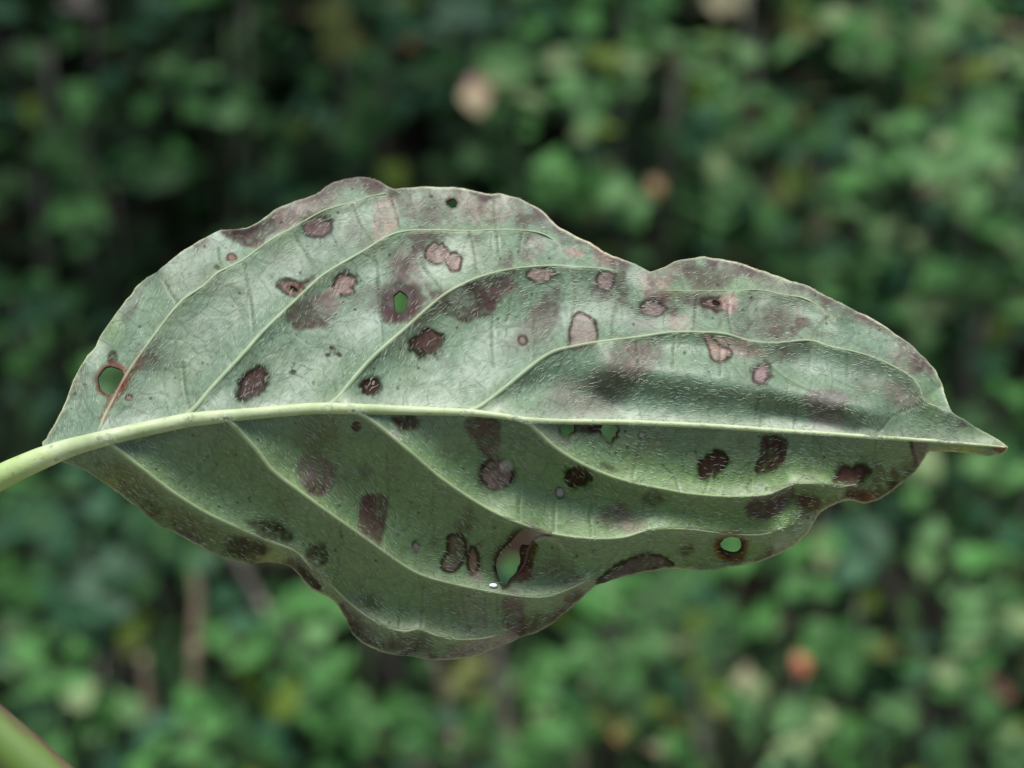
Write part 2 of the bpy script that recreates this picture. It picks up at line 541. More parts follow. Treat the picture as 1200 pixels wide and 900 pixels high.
area([(505, 345), (535, 335), (560, 330), (580, 345), (578, 365), (552, 376), (528, 372)], MAUVE_D, .9, 3)
area([(562, 330), (585, 322), (606, 332), (600, 342), (580, 352)], MAUVE, .8, 3)
area([(333, 368), (345, 356), (360, 350), (376, 372), (386, 380), (368, 386), (348, 385)], MAUVE_D, .8, 2.5)
area([(360, 348), (382, 343), (397, 352), (395, 368), (384, 376), (374, 366)], MAUVE, .85, 2.5)
patch(175, 422, 16, 17, -45, MAUVE_D, .65, .5)
patch(152, 366, 14, 7, -50, MAUVE_D, .55, .5)
patch(622, 291, 15, 18, 5, MAUVE, .65, .3)
patch(640, 258, 12, 10, 40, MAUVE, .35, .5)
area([(682, 280), (700, 289), (716, 298), (725, 306), (708, 311), (698, 308), (697, 296)], lin(150, 105, 105), .75, 3)
patch(672, 296, 11, 6, 10, PINK, .85, .2)
area([(640, 470), (660, 445), (690, 440), (740, 410), (760, 402), (772, 415), (750, 440), (730, 460), (715, 490), (660, 490)], MAUVE, .6, 14, 9)
patch(740, 425, 30, 24, -30, MAUVE, .65, .5)
patch(690, 466, 26, 18, -20, lin(84, 74, 72), .22, .7)
area([(748, 320), (764, 320), (790, 310), (796, 318), (785, 335), (782, 352), (765, 350), (752, 340)], lin(150, 128, 122), .7, 6)
patch(795, 318, 20, 12, -20, MAUVE, .45, .5)
patch(756, 378, 22, 14, 0, GREY, .55, .6)
patch(795, 377, 18, 12, 0, PINK, .6, .4)
patch(778, 345, 16, 12, 30, lin(168, 148, 130), .5, .5)
area([(855, 355), (880, 348), (930, 350), (940, 372), (920, 392), (870, 390), (858, 375)], lin(112, 108, 100), .5, 10, 7)
patch(916, 378, 18, 16, 10, MAUVE_D, .45, .6)
patch(893, 320, 16, 7, 20, MAUVE_D, .65, .5)
patch(905, 335, 24, 8, 20, MAUVE, .4, .6)
area([(838, 394), (862, 396), (885, 404), (897, 417), (875, 420), (850, 412)], PINK, .75, 4)
patch(928, 411, 22, 14, 0, MAUVE_D, .6, .5)
area([(945, 462), (968, 455), (990, 462), (992, 480), (985, 500), (960, 504), (948, 488)], lin(124, 108, 114), .8, 5)
area([(1035, 448), (1062, 448), (1080, 462), (1078, 476), (1055, 480), (1040, 470)], MAUVE, .65, 6)
patch(1062, 420, 22, 18, 40, MAUVE, .6, .5)
patch(1074, 430, 9, 12, 30, MAUVE_D, .5, .5)
area([(990, 362), (1012, 367), (1040, 384), (1035, 388), (1005, 376)], MAUVE, .7, 4)
patch(1127, 497, 7, 4, 30, MAUVE_D, .8, .4)
patch(1172, 525, 10, 6, 15, lin(120, 60, 62), .9, .3)
patch(1015, 440, 25, 14, 0, GREY, .25, .7)
for cx, cy in [(240, 330), (190, 330), (600, 240), (700, 340), (880, 445), (1020, 460), (330, 300), (420, 270), (560, 300), (720, 350), (280, 345)]:
    patch(cx, cy, 18, 14, 20, MAUVE, .22, .8)

# --- broad faint staining where the upper blade is drying out, and along the lower margin
_st = .6 * vnoise(Pv, 34, 70) + .5 * vnoise(Pv, 15, 71) + .25 * vnoise(Pv, 6, 72)
_up = sstep(40, 130, s_mid) * sstep(330, 520, Pv[:, 0]) + .6 * np.exp(-edge_d / 16) * (s_mid > 30)
blend(np.clip(_up, 0, 1) * sstep(-.05, .6, _st) * .72, np.array(MAUVE_D) * .6 * np.array((1.05, 1, .92)))
blend(np.clip(_up, 0, 1) * sstep(.25, .8, -_st) * .35, np.array((.20, .25, .17)))
_m1 = np.exp(-(edge_d / 11) ** 2) * (s_mid > 40) * sstep(-.45, .25, _st) * sstep(1110, 1060, Pv[:, 0]) * sstep(180, 260, Pv[:, 0])
blend(_m1 * .65 * (.9 + .3 * n4), np.array(MAUVE_D) * .62)
_m2 = np.exp(-(edge_d / 21) ** 2) * sstep(-150, -200, s_mid) * sstep(-.6, .1, _st)
blend(_m2 * .75 * (.85 + .4 * n4), np.array(lin(112, 100, 98)) * .62)
_lo = np.exp(-edge_d / 20) * sstep(-40, -90, s_mid)
blend(_lo * sstep(-.25, .4, _st) * .85, np.array(lin(76, 58, 52)) * .7)
_lr = sstep(900, 1000, Pv[:, 0]) * sstep(-15, -40, s_mid)
blend(_lr * sstep(0, .5, _st) * .6, np.array(lin(70, 52, 40)) * .8)
blend(sstep(0, -20, s_mid) * sstep(.35, .9, _st) * .4, (0.10, 0.095, 0.045))

# --- spots, upper blade
spot(371, 265, 17.5, 13.5, -5, lin(138, 112, 116), lin(60, 42, 58), .14)
spot(343, 337.5, 15, 9, 12, lin(150, 120, 112), lin(62, 36, 38), .22)
spot(404, 332.5, 15, 12, -35, lin(158, 128, 124), lin(66, 44, 50), .16)
patch(391, 342, 8, 6, 0, lin(150, 122, 118), .8, .2)
spot(510, 296, 13, 11, 20, PINK, lin(100, 76, 80), .14)
spot(532, 307, 9, 10, 0, PINK, lin(100, 74, 76), .14)
patch(520, 301, 10, 6, 30, PINK, .9, .2)
spot(634, 322, 15, 8, 0, PALE, lin(96, 84, 88), .22)
spot(710, 328, 9.5, 11, -15, lin(186, 160, 164), lin(104, 90, 102), .22)
area([(672, 370), (683, 367), (694, 373), (699, 385), (697, 402), (682, 407), (668, 408), (668, 388)], lin(160, 140, 140), .9, 2, 2, rim=lin(96, 72, 74))
spot(501, 402, 17, 15, -15, lin(100, 76, 74), lin(44, 27, 30), .15)
spot(296, 449, 21, 13, -48, lin(104, 80, 80), lin(52, 30, 34), .24, wob=.4)
spot(434, 452, 11, 9.5, -20, lin(78, 44, 42), lin(48, 28, 28), .24)
spot(892, 437, 10.5, 12, 0, lin(176, 148, 152), lin(112, 86, 102), .25)
area([(824, 391), (833, 393), (841, 402), (858, 414), (845, 424), (834, 421), (830, 406)], lin(184, 148, 136), .95, 1.6, 2, rim=lin(110, 92, 102))
spot(838, 355, 17, 8, 5, lin(150, 118, 116), lin(84, 62, 66), .3)
area([(845, 348), (862, 345), (860, 362), (850, 370)], lin(168, 138, 132), .8, 3)
spot(766, 362, 13, 8, 10, lin(180, 156, 158), lin(102, 80, 92), .25)
spot(272, 302, 5.5, 4.5, 20, lin(150, 110, 105), lin(120, 90, 86), .3, halo=.2)
spot(612, 399, 4.5, 5, 0, lin(140, 118, 114), lin(86, 74, 74), .3, halo=.2)
spot(151, 466, 4, 3.5, 0, lin(160, 130, 124), lin(120, 62, 56), .35, halo=.2)
patch(132, 420, 6, 8, 10, DARK, .85, .35)
for cx, cy, rr in [(390, 412, 7), (385, 416, 4), (396, 415, 4), (388, 408, 3), (342, 436, 4), (255, 314, 3), (506, 230, 4)]:
    patch(cx, cy, rr, rr * .7, 20, DARK, .75, .4, .9)

# --- reddened vein at the first hole, rims of the holes
def streak(pts, w, col, st):
    A = smooth_line(pts, 3); k = local(Pv, A, w * 3)
    d, _ = seg_dist(Pv[k], A)
    blend_at(k, st * np.exp(-(d / w) ** 2) * (.85 + .3 * n3[k]), col, .2)
streak([(120, 492), (126, 478), (135, 466), (148, 446), (158, 432), (166, 418)], 4.5, RED, .9)
streak([(130, 424), (140, 428), (150, 436)], 3, RED, .9)
streak([(150, 436), (147, 450), (138, 462), (128, 468)], 3.5, lin(110, 50, 46), .9)
streak([(168, 416), (180, 405), (186, 398)], 4, MAUVE_D, .6)
hr = np.exp(-(hole_d / 2.3) ** 2)
blend(hr * (.75 + .35 * n3), np.array(lin(74, 44, 38)) * .6)
for cx, cy, rr, w, col in [(469.5, 353.5, 17, 8, lin(60, 36, 42)), (857, 639, 15, 5, lin(44, 26, 24)), (130, 446, 18.5, 1.6, lin(120, 76, 64))]:
    d = np.hypot(Pv[:, 0] - cx, Pv[:, 1] - cy)
    blend(np.exp(-((d - rr) / w) ** 2) * .8 * (1 + .4 * n3 + .3 * n2), np.array(col) * .6)
patch(458, 371, 12, 10, 0, lin(72, 40, 46), .8, .4)
patch(484, 366, 10, 14, 20, MAUVE_D, .6, .5)
d = np.hypot(Pv[:, 0] - 857, (Pv[:, 1] - 641) * 1.1)
blend(np.exp(-((d - 18) / 3.5) ** 2) * .6 * (1 + .5 * n3), np.array(lin(116, 70, 26)) * .7)

# --- lower blade
area([(105, 552), (140, 540), (200, 584), (280, 626), (320, 640), (300, 656), (250, 648), (195, 618), (150, 584)], (0.085, 0.095, 0.035), .6, 10, 10)
area([(345, 660), (372, 684), (405, 715), (430, 742), (470, 760), (460, 766), (425, 752), (400, 712), (365, 690)], (0.07, 0.07, 0.04), .55, 8, 8)
area([(458, 488), (488, 487), (492, 498), (484, 504), (470, 505)], BROWN, .85, 3)
patch(463, 509, 8, 4.5, 35, lin(165, 160, 158), .85, .25, grain=.1)
area([(545, 492), (582, 492), (586, 515), (578, 540), (568, 536), (552, 512)], MAUVE_D, .9, 3)
spot(581, 556, 18, 18, 0, lin(138, 112, 110), lin(70, 46, 46), .12, wob=.2)
patch(592, 545, 7, 6, 0, lin(165, 165, 165), .8, .3, grain=.1)
patch(581, 531, 7, 8, 0, lin(120, 112, 86), .6, .4)
spot(679, 559, 14, 12, 0, lin(66, 44, 34), lin(40, 26, 22), .25, halo=.4)
spot(656, 577, 5, 5.5, 0, lin(170, 168, 166), lin(90, 88, 84), .3, halo=.2)
area([(348, 540), (362, 531), (378, 532), (391, 545), (390, 568), (378, 582), (362, 576), (350, 562)], lin(100, 84, 84), .85, 4)
patch(370, 572, 14, 9, 0, lin(56, 46, 46), .7, .5)
patch(371, 512, 22, 20, 10, lin(94, 84, 58), .55, .6)
patch(428, 552, 7, 10, -20, MAUVE_D, .55, .6)
area([(425, 582), (453, 581), (453, 610), (445, 640), (434, 634), (420, 616)], lin(84, 62, 62), .92, 2.5)
spot(418, 500, 5, 5, 0, lin(110, 84, 76), lin(76, 60, 52), .3, halo=.3)
spot(487, 640, 4.5, 6.5, 0, lin(150, 138, 134), lin(96, 88, 84), .3, halo=.1)
area([(524, 630), (536, 626), (546, 634), (545, 650), (535, 668), (520, 668), (516, 660), (526, 645)], lin(112, 88, 84), .85, 2.5, 2, rim=lin(62, 36, 34))
patch(537, 652, 6, 9, 20, lin(86, 92, 62), .7, .4)
area([(552, 640), (560, 648), (560, 666), (553, 674), (548, 660)], lin(130, 96, 86), .85, 2, 1.5, rim=lin(74, 38, 34))
patch(545, 614, 12, 16, 5, BROWN, .5, .6)
patch(563, 638, 4, 4, 0, lin(110, 70, 62), .8, .4)
patch(556, 676, 8, 6, 0, lin(150, 112, 104), .5, .6)
streak([(626, 616), (612, 618), (602, 628), (592, 640), (584, 648), (581, 662), (583, 676)], 5.5, lin(46, 28, 26), .95)
streak([(612, 641), (609, 650), (611, 662), (604, 674), (595, 684), (590, 690)], 4, lin(52, 32, 28), .9)
area([(612, 640), (622, 642), (627, 634), (632, 640), (626, 656), (624, 668), (614, 668), (608, 660)], lin(62, 36, 32), .95, 2, 1.5)
patch(612, 674, 14, 8, -20, lin(92, 56, 50), .85, .4)
streak([(625, 634), (636, 630), (650, 634), (662, 645)], 2.2, lin(150, 142, 130), .8)
patch(645, 668, 18, 14, 0, MAUVE_D, .5, .6)
patch(668, 676, 10, 10, 0, MAUVE_D, .45, .6)
area([(588, 700), (605, 692), (614, 712), (612, 742), (598, 752), (592, 735), (586, 715)], lin(96, 82, 84), .92, 3)
area([(545, 752), (575, 748), (600, 745), (606, 750), (580, 762), (545, 771), (520, 772)], lin(128, 118, 118), .75, 4)
patch(624, 730, 22, 11, -25, BROWN, .6, .5, .8)
patch(557, 716, 20, 30, 0, lin(120, 108, 108), .4, .6)
area([(460, 745), (500, 742), (505, 762), (480, 768), (455, 762)], lin(78, 70, 70), .7, 6, 5)
area([(412, 728), (425, 745), (450, 760), (440, 760), (420, 750), (408, 735)], DARK, .7, 5)
patch(435, 707, 12, 9, 20, lin(52, 48, 44), .6, .6)
area([(290, 612), (320, 610), (342, 625), (340, 636), (320, 634), (300, 626)], DARK, .8, 5, 4)
area([(270, 628), (300, 630), (318, 642), (310, 652), (282, 654), (262, 648)], lin(58, 48, 48), .82, 5, 4)
area([(205, 624), (222, 625), (240, 638), (256, 650), (250, 652), (228, 640)], lin(88, 78, 82), .85, 3)
patch(372, 651, 13, 14, 0, lin(56, 44, 44), .88, .3)
area([(350, 655), (362, 668), (376, 688), (368, 692), (352, 676)], lin(54, 38, 36), .85, 4)
area([(140, 572), (165, 580), (190, 600), (180, 606), (158, 592)], BROWN, .45, 6)
area([(700, 682), (722, 664), (748, 652), (766, 650), (787, 660), (775, 667), (742, 674), (716, 681)], lin(98, 84, 86), .9, 3, 4, rim=lin(58, 40, 40))
patch(804, 645, 9, 6, -10, lin(72, 48, 32), .85, .5)
patch(722, 604, 16, 15, 0, lin(92, 78, 72), .8, .35)
patch(742, 613, 13, 14, 20, lin(118, 98, 88), .65, .4)
patch(765, 584, 13, 9, 0, lin(68, 64, 48), .7, .5)
spot(834, 545, 18, 12, -35, lin(74, 48, 44), DARK, .2, halo=.25, wob=.4)
area([(893, 512), (920, 512), (922, 530), (910, 550), (898, 556), (884, 552), (888, 535)], lin(62, 42, 42), .95, 2.5)
spot(999, 557, 20, 11, -12, lin(84, 58, 54), DARK, .22, halo=.35, wob=.35)
patch(1003, 580, 16, 9, 15, BROWN, .9, .35)
patch(1020, 582, 6, 5, 0, lin(130, 62, 50), .6, .5)
area([(876, 585), (905, 576), (928, 568), (930, 582), (914, 603), (892, 608), (876, 602)], lin(78, 60, 66), .95, 4, 4)
area([(936, 580), (958, 580), (965, 590), (955, 600), (938, 600)], lin(80, 54, 50), .9, 5, 4)
patch(985, 590, 28, 7, -5, lin(98, 74, 40), .6, .5)
patch(1048, 556, 7, 9, 0, lin(80, 62, 40), .75, .5)
patch(1045, 568, 8, 6, 0, lin(62, 46, 38), .7, .5)
area([(1066, 518), (1086, 518), (1085, 536), (1076, 550), (1072, 540)], lin(116, 98, 98), .9, 3)
streak([(1067, 517), (1070, 530), (1074, 545)], 2.5, DARK, .8)
patch(690, 502, 26, 7, 0, DARK, .85, .4)
patch(655, 515, 18, 12, 40, GREY, .4, .6)
patch(712, 548, 16, 5, 20, lin(50, 48, 44), .6, .5)
spot(752, 510, 3.5, 3, 0, WHITE, GREY, .4, halo=0)
area([(935, 610), (958, 604), (955, 612), (940, 632), (920, 645), (905, 640)], lin(150, 160, 146), .5, 8, 4)  # pale lobe: light on its upturned face put into the colour

# fine dark flecks
nf = 420
fl = np.stack([rng.uniform(60, 1150, nf), rng.uniform(215, 765, nf)], 1)
for (cx, cy) in fl:
    r_ = rng.uniform(.9, 1.9)
    k = np.nonzero((np.abs(Pv[:, 0] - cx) < 5) & (np.abs(Pv[:, 1] - cy) < 5))[0]
    if len(k):
        q = np.hypot(Pv[k, 0] - cx, Pv[k, 1] - cy) / r_
        blend_at(k, .7 * sstep(1.4, .5, q), DARK)

# fine cross veins: thin, slightly paler line with a dark side
for A in CROSS:
    k = local(Pv, A, 6)
    d, nr = seg_dist(Pv[k], A)
    blend_at(k, .6 * np.exp(-(d / 1.2) ** 2), lin(92, 104, 74))
# paler tissue hugging the main veins
for n, A, a, b, h, w in VEINS:
    k = local(Pv, A, 20)
    d, nr = seg_dist(Pv[k], A)
    blend_at(k, .30 * np.exp(-(d / 6) ** 2), lin(140, 152, 120))
d, nr = seg_dist(Pv, mid)
blend(.5 * np.exp(-(d / 11) ** 2) * (s_mid > 0), lin(158, 164, 142))  # upper side only: light on tissue rising to the midrib, painted in
# pale margin line: highlight along the blade's thin edge, painted in
rimcol = np.exp(-(edge_d / 1.6) ** 2) * (.5 + .5 * vnoise(Pv, 40, 15))
blend(rimcol * .8, lin(176, 172, 130))
C = np.clip(C, 0.004, 0.9)

# ------------------------------------------------------------------ materials of the leaf
def blade_material():
    m, nt, p = new_mat('leaf_underside')
    att = node(nt, 'ShaderNodeAttribute', attribute_name='tissue')
    tc = node(nt, 'ShaderNodeTexCoord')
    n1 = node(nt, 'ShaderNodeTexNoise'); n1.inputs['Scale'].default_value = 2600; n1.inputs['Detail'].default_value = 4
    n2 = node(nt, 'ShaderNodeTexVoronoi', feature='DISTANCE_TO_EDGE'); n2.inputs['Scale'].default_value = 1100
    L = nt.links.new
    L(tc.outputs['Object'], n1.inputs['Vector']); L(tc.outputs['Object'], n2.inputs['Vector'])
    r1 = node(nt, 'ShaderNodeMapRange'); r1.inputs[1].default_value = .25; r1.inputs[2].default_value = .75; r1.inputs[3].default_value = .82; r1.inputs[4].default_value = 1.18
    L(n1.outputs['Fac'], r1.inputs[0])
    r2 = node(nt, 'ShaderNodeMapRange'); r2.inputs[1].default_value = 0; r2.inputs[2].default_value = .12; r2.inputs[3].default_value = 1.10; r2.inputs[4].default_value = .98
    L(n2.outputs['Distance'], r2.inputs[0])
    n4 = node(nt, 'ShaderNodeTexNoise'); n4.inputs['Scale'].default_value = 330; n4.inputs['Detail'].default_value = 3
    L(tc.outputs['Object'], n4.inputs['Vector'])
    dv = node(nt, 'ShaderNodeVectorMath', operation='MULTIPLY_ADD'); L(n4.outputs['Color'], dv.inputs[0]); dv.inputs[1].default_value = (.0014, .0014, .0014); L(tc.outputs['Object'], dv.inputs[2])
    n3 = node(nt, 'ShaderNodeTexVoronoi', feature='DISTANCE_TO_EDGE'); n3.inputs['Scale'].default_value = 480; L(dv.outputs[0], n3.inputs['Vector'])
    r3 = node(nt, 'ShaderNodeMapRange'); r3.inputs[1].default_value = 0; r3.inputs[2].default_value = .07; r3.inputs[3].default_value = .78; r3.inputs[4].default_value = 1.02
    L(n3.outputs['Distance'], r3.inputs[0])
    m0 = node(nt, 'ShaderNodeMath', operation='MULTIPLY'); L(r1.outputs[0], m0.inputs[0]); L(r2.outputs[0], m0.inputs[1])
    mm = node(nt, 'ShaderNodeMath', operation='MULTIPLY'); L(m0.outputs[0], mm.inputs[0]); L(r3.outputs[0], mm.inputs[1])
    mx = node(nt, 'ShaderNodeVectorMath', operation='SCALE'); L(att.outputs['Color'], mx.inputs[0]); L(mm.outputs[0], mx.inputs['Scale'])
    L(mx.outputs[0], p.inputs['Base Color'])
    # living tissue has a waxy, downy sheen, dead tissue is matt
    bw = node(nt, 'ShaderNodeRGBToBW'); L(att.outputs['Color'], bw.inputs[0])
    for sock, lo_, hi_ in (('Specular IOR Level', .06, .44), ('Sheen Weight', .0, .20)):
        q = node(nt, 'ShaderNodeMapRange'); q.inputs[1].default_value = .05; q.inputs[2].default_value = .14; q.inputs[3].default_value = lo_; q.inputs[4].default_value = hi_
        L(bw.outputs[0], q.inputs[0]); L(q.outputs[0], p.inputs[sock])
    p.inputs['Roughness'].default_value = 0.485
    p.inputs['Specular IOR Level'].default_value = 0.42
    p.inputs['Sheen Weight'].default_value = 0.22
    p.inputs['Sheen Roughness'].default_value = 0.5
    bp = node(nt, 'ShaderNodeBump'); bp.inputs['Strength'].default_value = 0.35; bp.inputs['Distance'].default_value = 0.00006
    b2 = node(nt, 'ShaderNodeBump'); b2.inputs['Strength'].default_value = .55; b2.inputs['Distance'].default_value = .00008
    L(r3.outputs[0], b2.inputs['Height']); L(b2.outputs[0], bp.inputs['Normal'])
    L(n1.outputs['Fac'], bp.inputs['Height']); L(bp.outputs[0], p.inputs['Normal'])
    tr = node(nt, 'ShaderNodeBsdfTranslucent')
    tcx = node(nt, 'ShaderNodeVectorMath', operation='MULTIPLY'); L(mx.outputs[0], tcx.inputs[0]); tcx.inputs[1].default_value = (1.2, 1.6, .5)
    L(tcx.outputs[0], tr.inputs['Color'])
    mix = node(nt, 'ShaderNodeMixShader'); mix.inputs[0].default_value = .30
    L(p.outputs[0], mix.inputs[1]); L(tr.outputs[0], mix.inputs[2])
    L(mix.outputs[0], nt.nodes['Material Output'].inputs['Surface'])
    return m


def rib_material(name, c1, c2, dark, speck=.5):
    m, nt, p = new_mat(name)
    L = nt.links.new
    tc = node(nt, 'ShaderNodeTexCoord')
    n1 = node(nt, 'ShaderNodeTexNoise'); n1.inputs['Scale'].default_value = 420; n1.inputs['Detail'].default_value = 5
    L(tc.outputs['Object'], n1.inputs['Vector'])
    cr = node(nt, 'ShaderNodeValToRGB')
    cr.color_ramp.elements[0].position = .3; cr.color_ramp.elements[0].color = (*c1, 1)
    cr.color_ramp.elements[1].position = .72; cr.color_ramp.elements[1].color = (*c2, 1)
    L(n1.outputs['Fac'], cr.inputs[0])
    n2 = node(nt, 'ShaderNodeTexNoise'); n2.inputs['Scale'].default_value = 1500; n2.inputs['Detail'].default_value = 2
    L(tc.outputs['Object'], n2.inputs['Vector'])
    r = node(nt, 'ShaderNodeMapRange'); r.inputs[1].default_value = .62; r.inputs[2].default_value = .75; r.inputs[3].default_value = 0; r.inputs[4].default_value = speck
    L(n2.outputs['Fac'], r.inputs[0])
    mx = node(nt, 'ShaderNodeMix', data_type='RGBA')
    L(r.outputs[0], mx.inputs['Factor']); L(cr.outputs[0], mx.inputs[6]); mx.inputs[7].default_value = (*dark, 1)
    a1 = node(nt, 'ShaderNodeAttribute', attribute_name='tissue'); a2 = node(nt, 'ShaderNodeAttribute', attribute_name='tissue_mix')
    m2 = node(nt, 'ShaderNodeMix', data_type='RGBA'); L(a2.outputs['Fac'], m2.inputs['Factor']); L(mx.outputs[2], m2.inputs[6]); L(a1.outputs['Color'], m2.inputs[7])
    L(m2.outputs[2], p.inputs['Base Color'])
    p.inputs['Roughness'].default_value = .55
    p.inputs['Specular IOR Level'].default_value = .3
    bp = node(nt, 'ShaderNodeBump'); bp.inputs['Strength'].default_value = .5; bp.inputs['Distance'].default_value = .00008
    L(n2.outputs['Fac'], bp.inputs['Height']); L(bp.outputs[0], p.inputs['Normal'])
    return m


M_BLADE = blade_material()
M_MID = rib_material('midrib_skin', lin(124, 138, 92), lin(152, 160, 126), lin(84, 74, 56), .6)
M_VEIN = rib_material('vein_skin', lin(104, 122, 88), lin(132, 144, 112), lin(104, 96, 72), .4)
M_HAIR, _nt, _p = new_mat('leaf_hair')
_n = node(_nt, 'ShaderNodeTexNoise'); _n.inputs['Scale'].default_value = 700
_tc = node(_nt, 'ShaderNodeTexCoord'); _nt.links.new(_tc.outputs['Object'], _n.inputs['Vector'])
_cr = node(_nt, 'ShaderNodeValToRGB')
_cr.color_ramp.elements[0].position = .3; _cr.color_ramp.elements[0].color = (.20, .25, .17, 1)
_cr.color_ramp.elements[1].position = .7; _cr.color_ramp.elements[1].color = (.46, .52, .40, 1)
_nt.links.new(_n.outputs['Fac'], _cr.inputs[0]); _nt.links.new(_cr.outputs[0], _p.inputs['Base Color'])
_p.inputs['Roughness'].default_value = .4

# ------------------------------------------------------------------ leaf objects
leaf = empty('spotted_leaf', LEAF_ORIGIN)
leaf.rotation_euler = LEAF_MAT_W.to_euler()
tag(leaf, 'large green leaf seen from below, with holes and pink-grey and brown spots', 'leaf')

V3 = to_local(Pv, Zv)
me = bpy.data.meshes.new('blade')
me.vertices.add(len(V3)); me.vertices.foreach_set('co', V3.astype(np.float32).ravel())
me.loops.add(tris.size); me.loops.foreach_set('vertex_index', tris.ravel().astype(np.int32))
me.polygons.add(len(tris)); me.polygons.foreach_set('loop_start', np.arange(0, tris.size, 3, dtype=np.int32))
me.update(calc_edges=True); me.validate()
me.polygons.foreach_set('use_smooth', [True] * len(me.polygons))
ca = me.color_attributes.new('tissue', 'FLOAT_COLOR', 'POINT')
if len(me.vertices) == len(V3):
    ca.data.foreach_set('color', np.hstack([C, np.ones((len(C), 1))]).astype(np.float32).ravel())
me.materials.append(M_BLADE)
blade = bpy.data.objects.new('blade', me); COL.objects.link(blade); blade.parent = leaf
so = blade.modifiers.new('thickness', 'SOLIDIFY'); so.thickness = 0.00022; so.offset = -1; so.use_rim = True


grid_c = np.zeros((NX * NY, 3)); grid_c[used] = C
grid_ok = np.zeros(NX * NY, bool); grid_ok[used] = True


def tissue_at(Q):
    ix = np.clip(np.round((Q[:, 0] - gx[0]) / HSTEP).astype(int), 0, NX - 1)
    iy = np.clip(np.round((Q[:, 1] - gy[0]) / HSTEP).astype(int), 0, NY - 1)
    k = iy * NX + ix
    return grid_c[k], grid_ok[k]


def ribbon_tube(name, line, w0, w1, mat, parent, lift=.35, squash=.75, n=10, taper_pow=1.0, tint=.0, wfun=None, base_z=None):
    """a rounded rib lying on the blade, following its relief"""
    A = np.asarray(line)
    t = np.linspace(0, 1, len(A))
    w = (w0 + (w1 - w0) * t ** taper_pow) if wfun is None else wfun(A, t)
    T = np.gradient(A, axis=0); T /= np.linalg.norm(T, axis=1)[:, None] + 1e-9
    N = np.stack([-T[:, 1], T[:, 0]], 1)
    z = height(A, False) if base_z is None else base_z
    kz = np.ones(9) / 9
    zp = np.pad(z, 4, mode='edge'); z = np.convolve(zp, kz, 'valid')
    V, F = [], []
    for i in range(len(A)):
        for j in range(n):
            a = 2 * math.pi * j / n
            q = A[i] + N[i] * math.cos(a) * w[i] * .5
            V.append((q[0], q[1], z[i] + (math.sin(a) * .5 * squash + lift - .35) * w[i]))
    V = np.array(V)
    V[:, 2] += vnoise(V[:, :2], 12, 40) * .25
    for i in range(len(A) - 1):
        for j in range(n):
            a, b = i * n + j, i * n + (j + 1) % n
            F.append((a, b, b + n, a + n))
    F.append(tuple(range(n))); F.append(tuple(range((len(A) - 1) * n, len(A) * n))[::-1])
    Vl = to_local(V[:, :2], V[:, 2])
    o = mesh_obj(name, Vl, F, mat, parent)
    tc_, ok_ = tissue_at(V[:, :2])
    mx_ = np.where(ok_, tint, 0.0)
    redness = np.exp(-(np.hypot(V[:, 0] - 142, V[:, 1] - 455) / 26) ** 2) * (.92 if name == 'vein' else 0)
    tc_ = tc_ * (1 - redness[:, None]) + np.array(lin(104, 48, 44)) * redness[:, None]
    mx_ = np.maximum(mx_, redness)
    if name == 'leaf_stalk':      # greener towards the twig
        tc_ = np.tile(np.array(lin(108, 134, 58)), (len(V), 1)); mx_ = np.interp(V[:, 0], [-80, 0, 75], [.75, .55, .15])
    ca = o.data.color_attributes.new('tissue', 'FLOAT_COLOR', 'POINT')
    ca.data.foreach_set('color', np.hstack([tc_, np.ones((len(V), 1))]).astype(np.float32).ravel())
    fa = o.data.attributes.new('tissue_mix', 'FLOAT', 'POINT')
    fa.data.foreach_set('value', mx_.astype(np.float32))
    return o


def mid_w(A, t):
    return np.interp(A[:, 0], [40, 60, 100, 160, 220, 300, 400, 500, 580, 650, 760, 900, 1050, 1150, 1180], [27, 25, 20, 18, 17, 14, 13.5, 10.5, 7.5, 6.5, 6.5, 6, 5, 3.5, 2])
ribbon_tube('midrib', mid, 0, 0, M_MID, leaf, lift=.36, squash=.85, n=14, wfun=mid_w, tint=.22)
pet = smooth_line([(-175, 672), (-120, 633), (-60, 592), (0, 559.5), (25, 547.5), (50, 536.6), (75, 527)], 5)
zmid0, zmid1 = height(np.array([[50., 536.6], [75., 527.]]), False)
ribbon_tube('leaf_stalk', pet, 30, 26, M_MID, leaf, lift=.36, squash=.92, tint=.2, n=16,
            wfun=lambda A, t: np.interp(A[:, 0], [-175, -60, 0, 30, 50, 64, 75], [34, 31, 30, 28, 26.6, 23, 16]),
            base_z=np.interp(pet[:, 0], [-175, 50, 75], [zmid0 - 40, zmid0, zmid1]))
for n_, A, a, b, h, w in VEINS:
    ribbon_tube('vein', A, a * .85, b * .8, M_VEIN, leaf, lift=.20, squash=.75, n=8, taper_pow=.6, tint=.58)

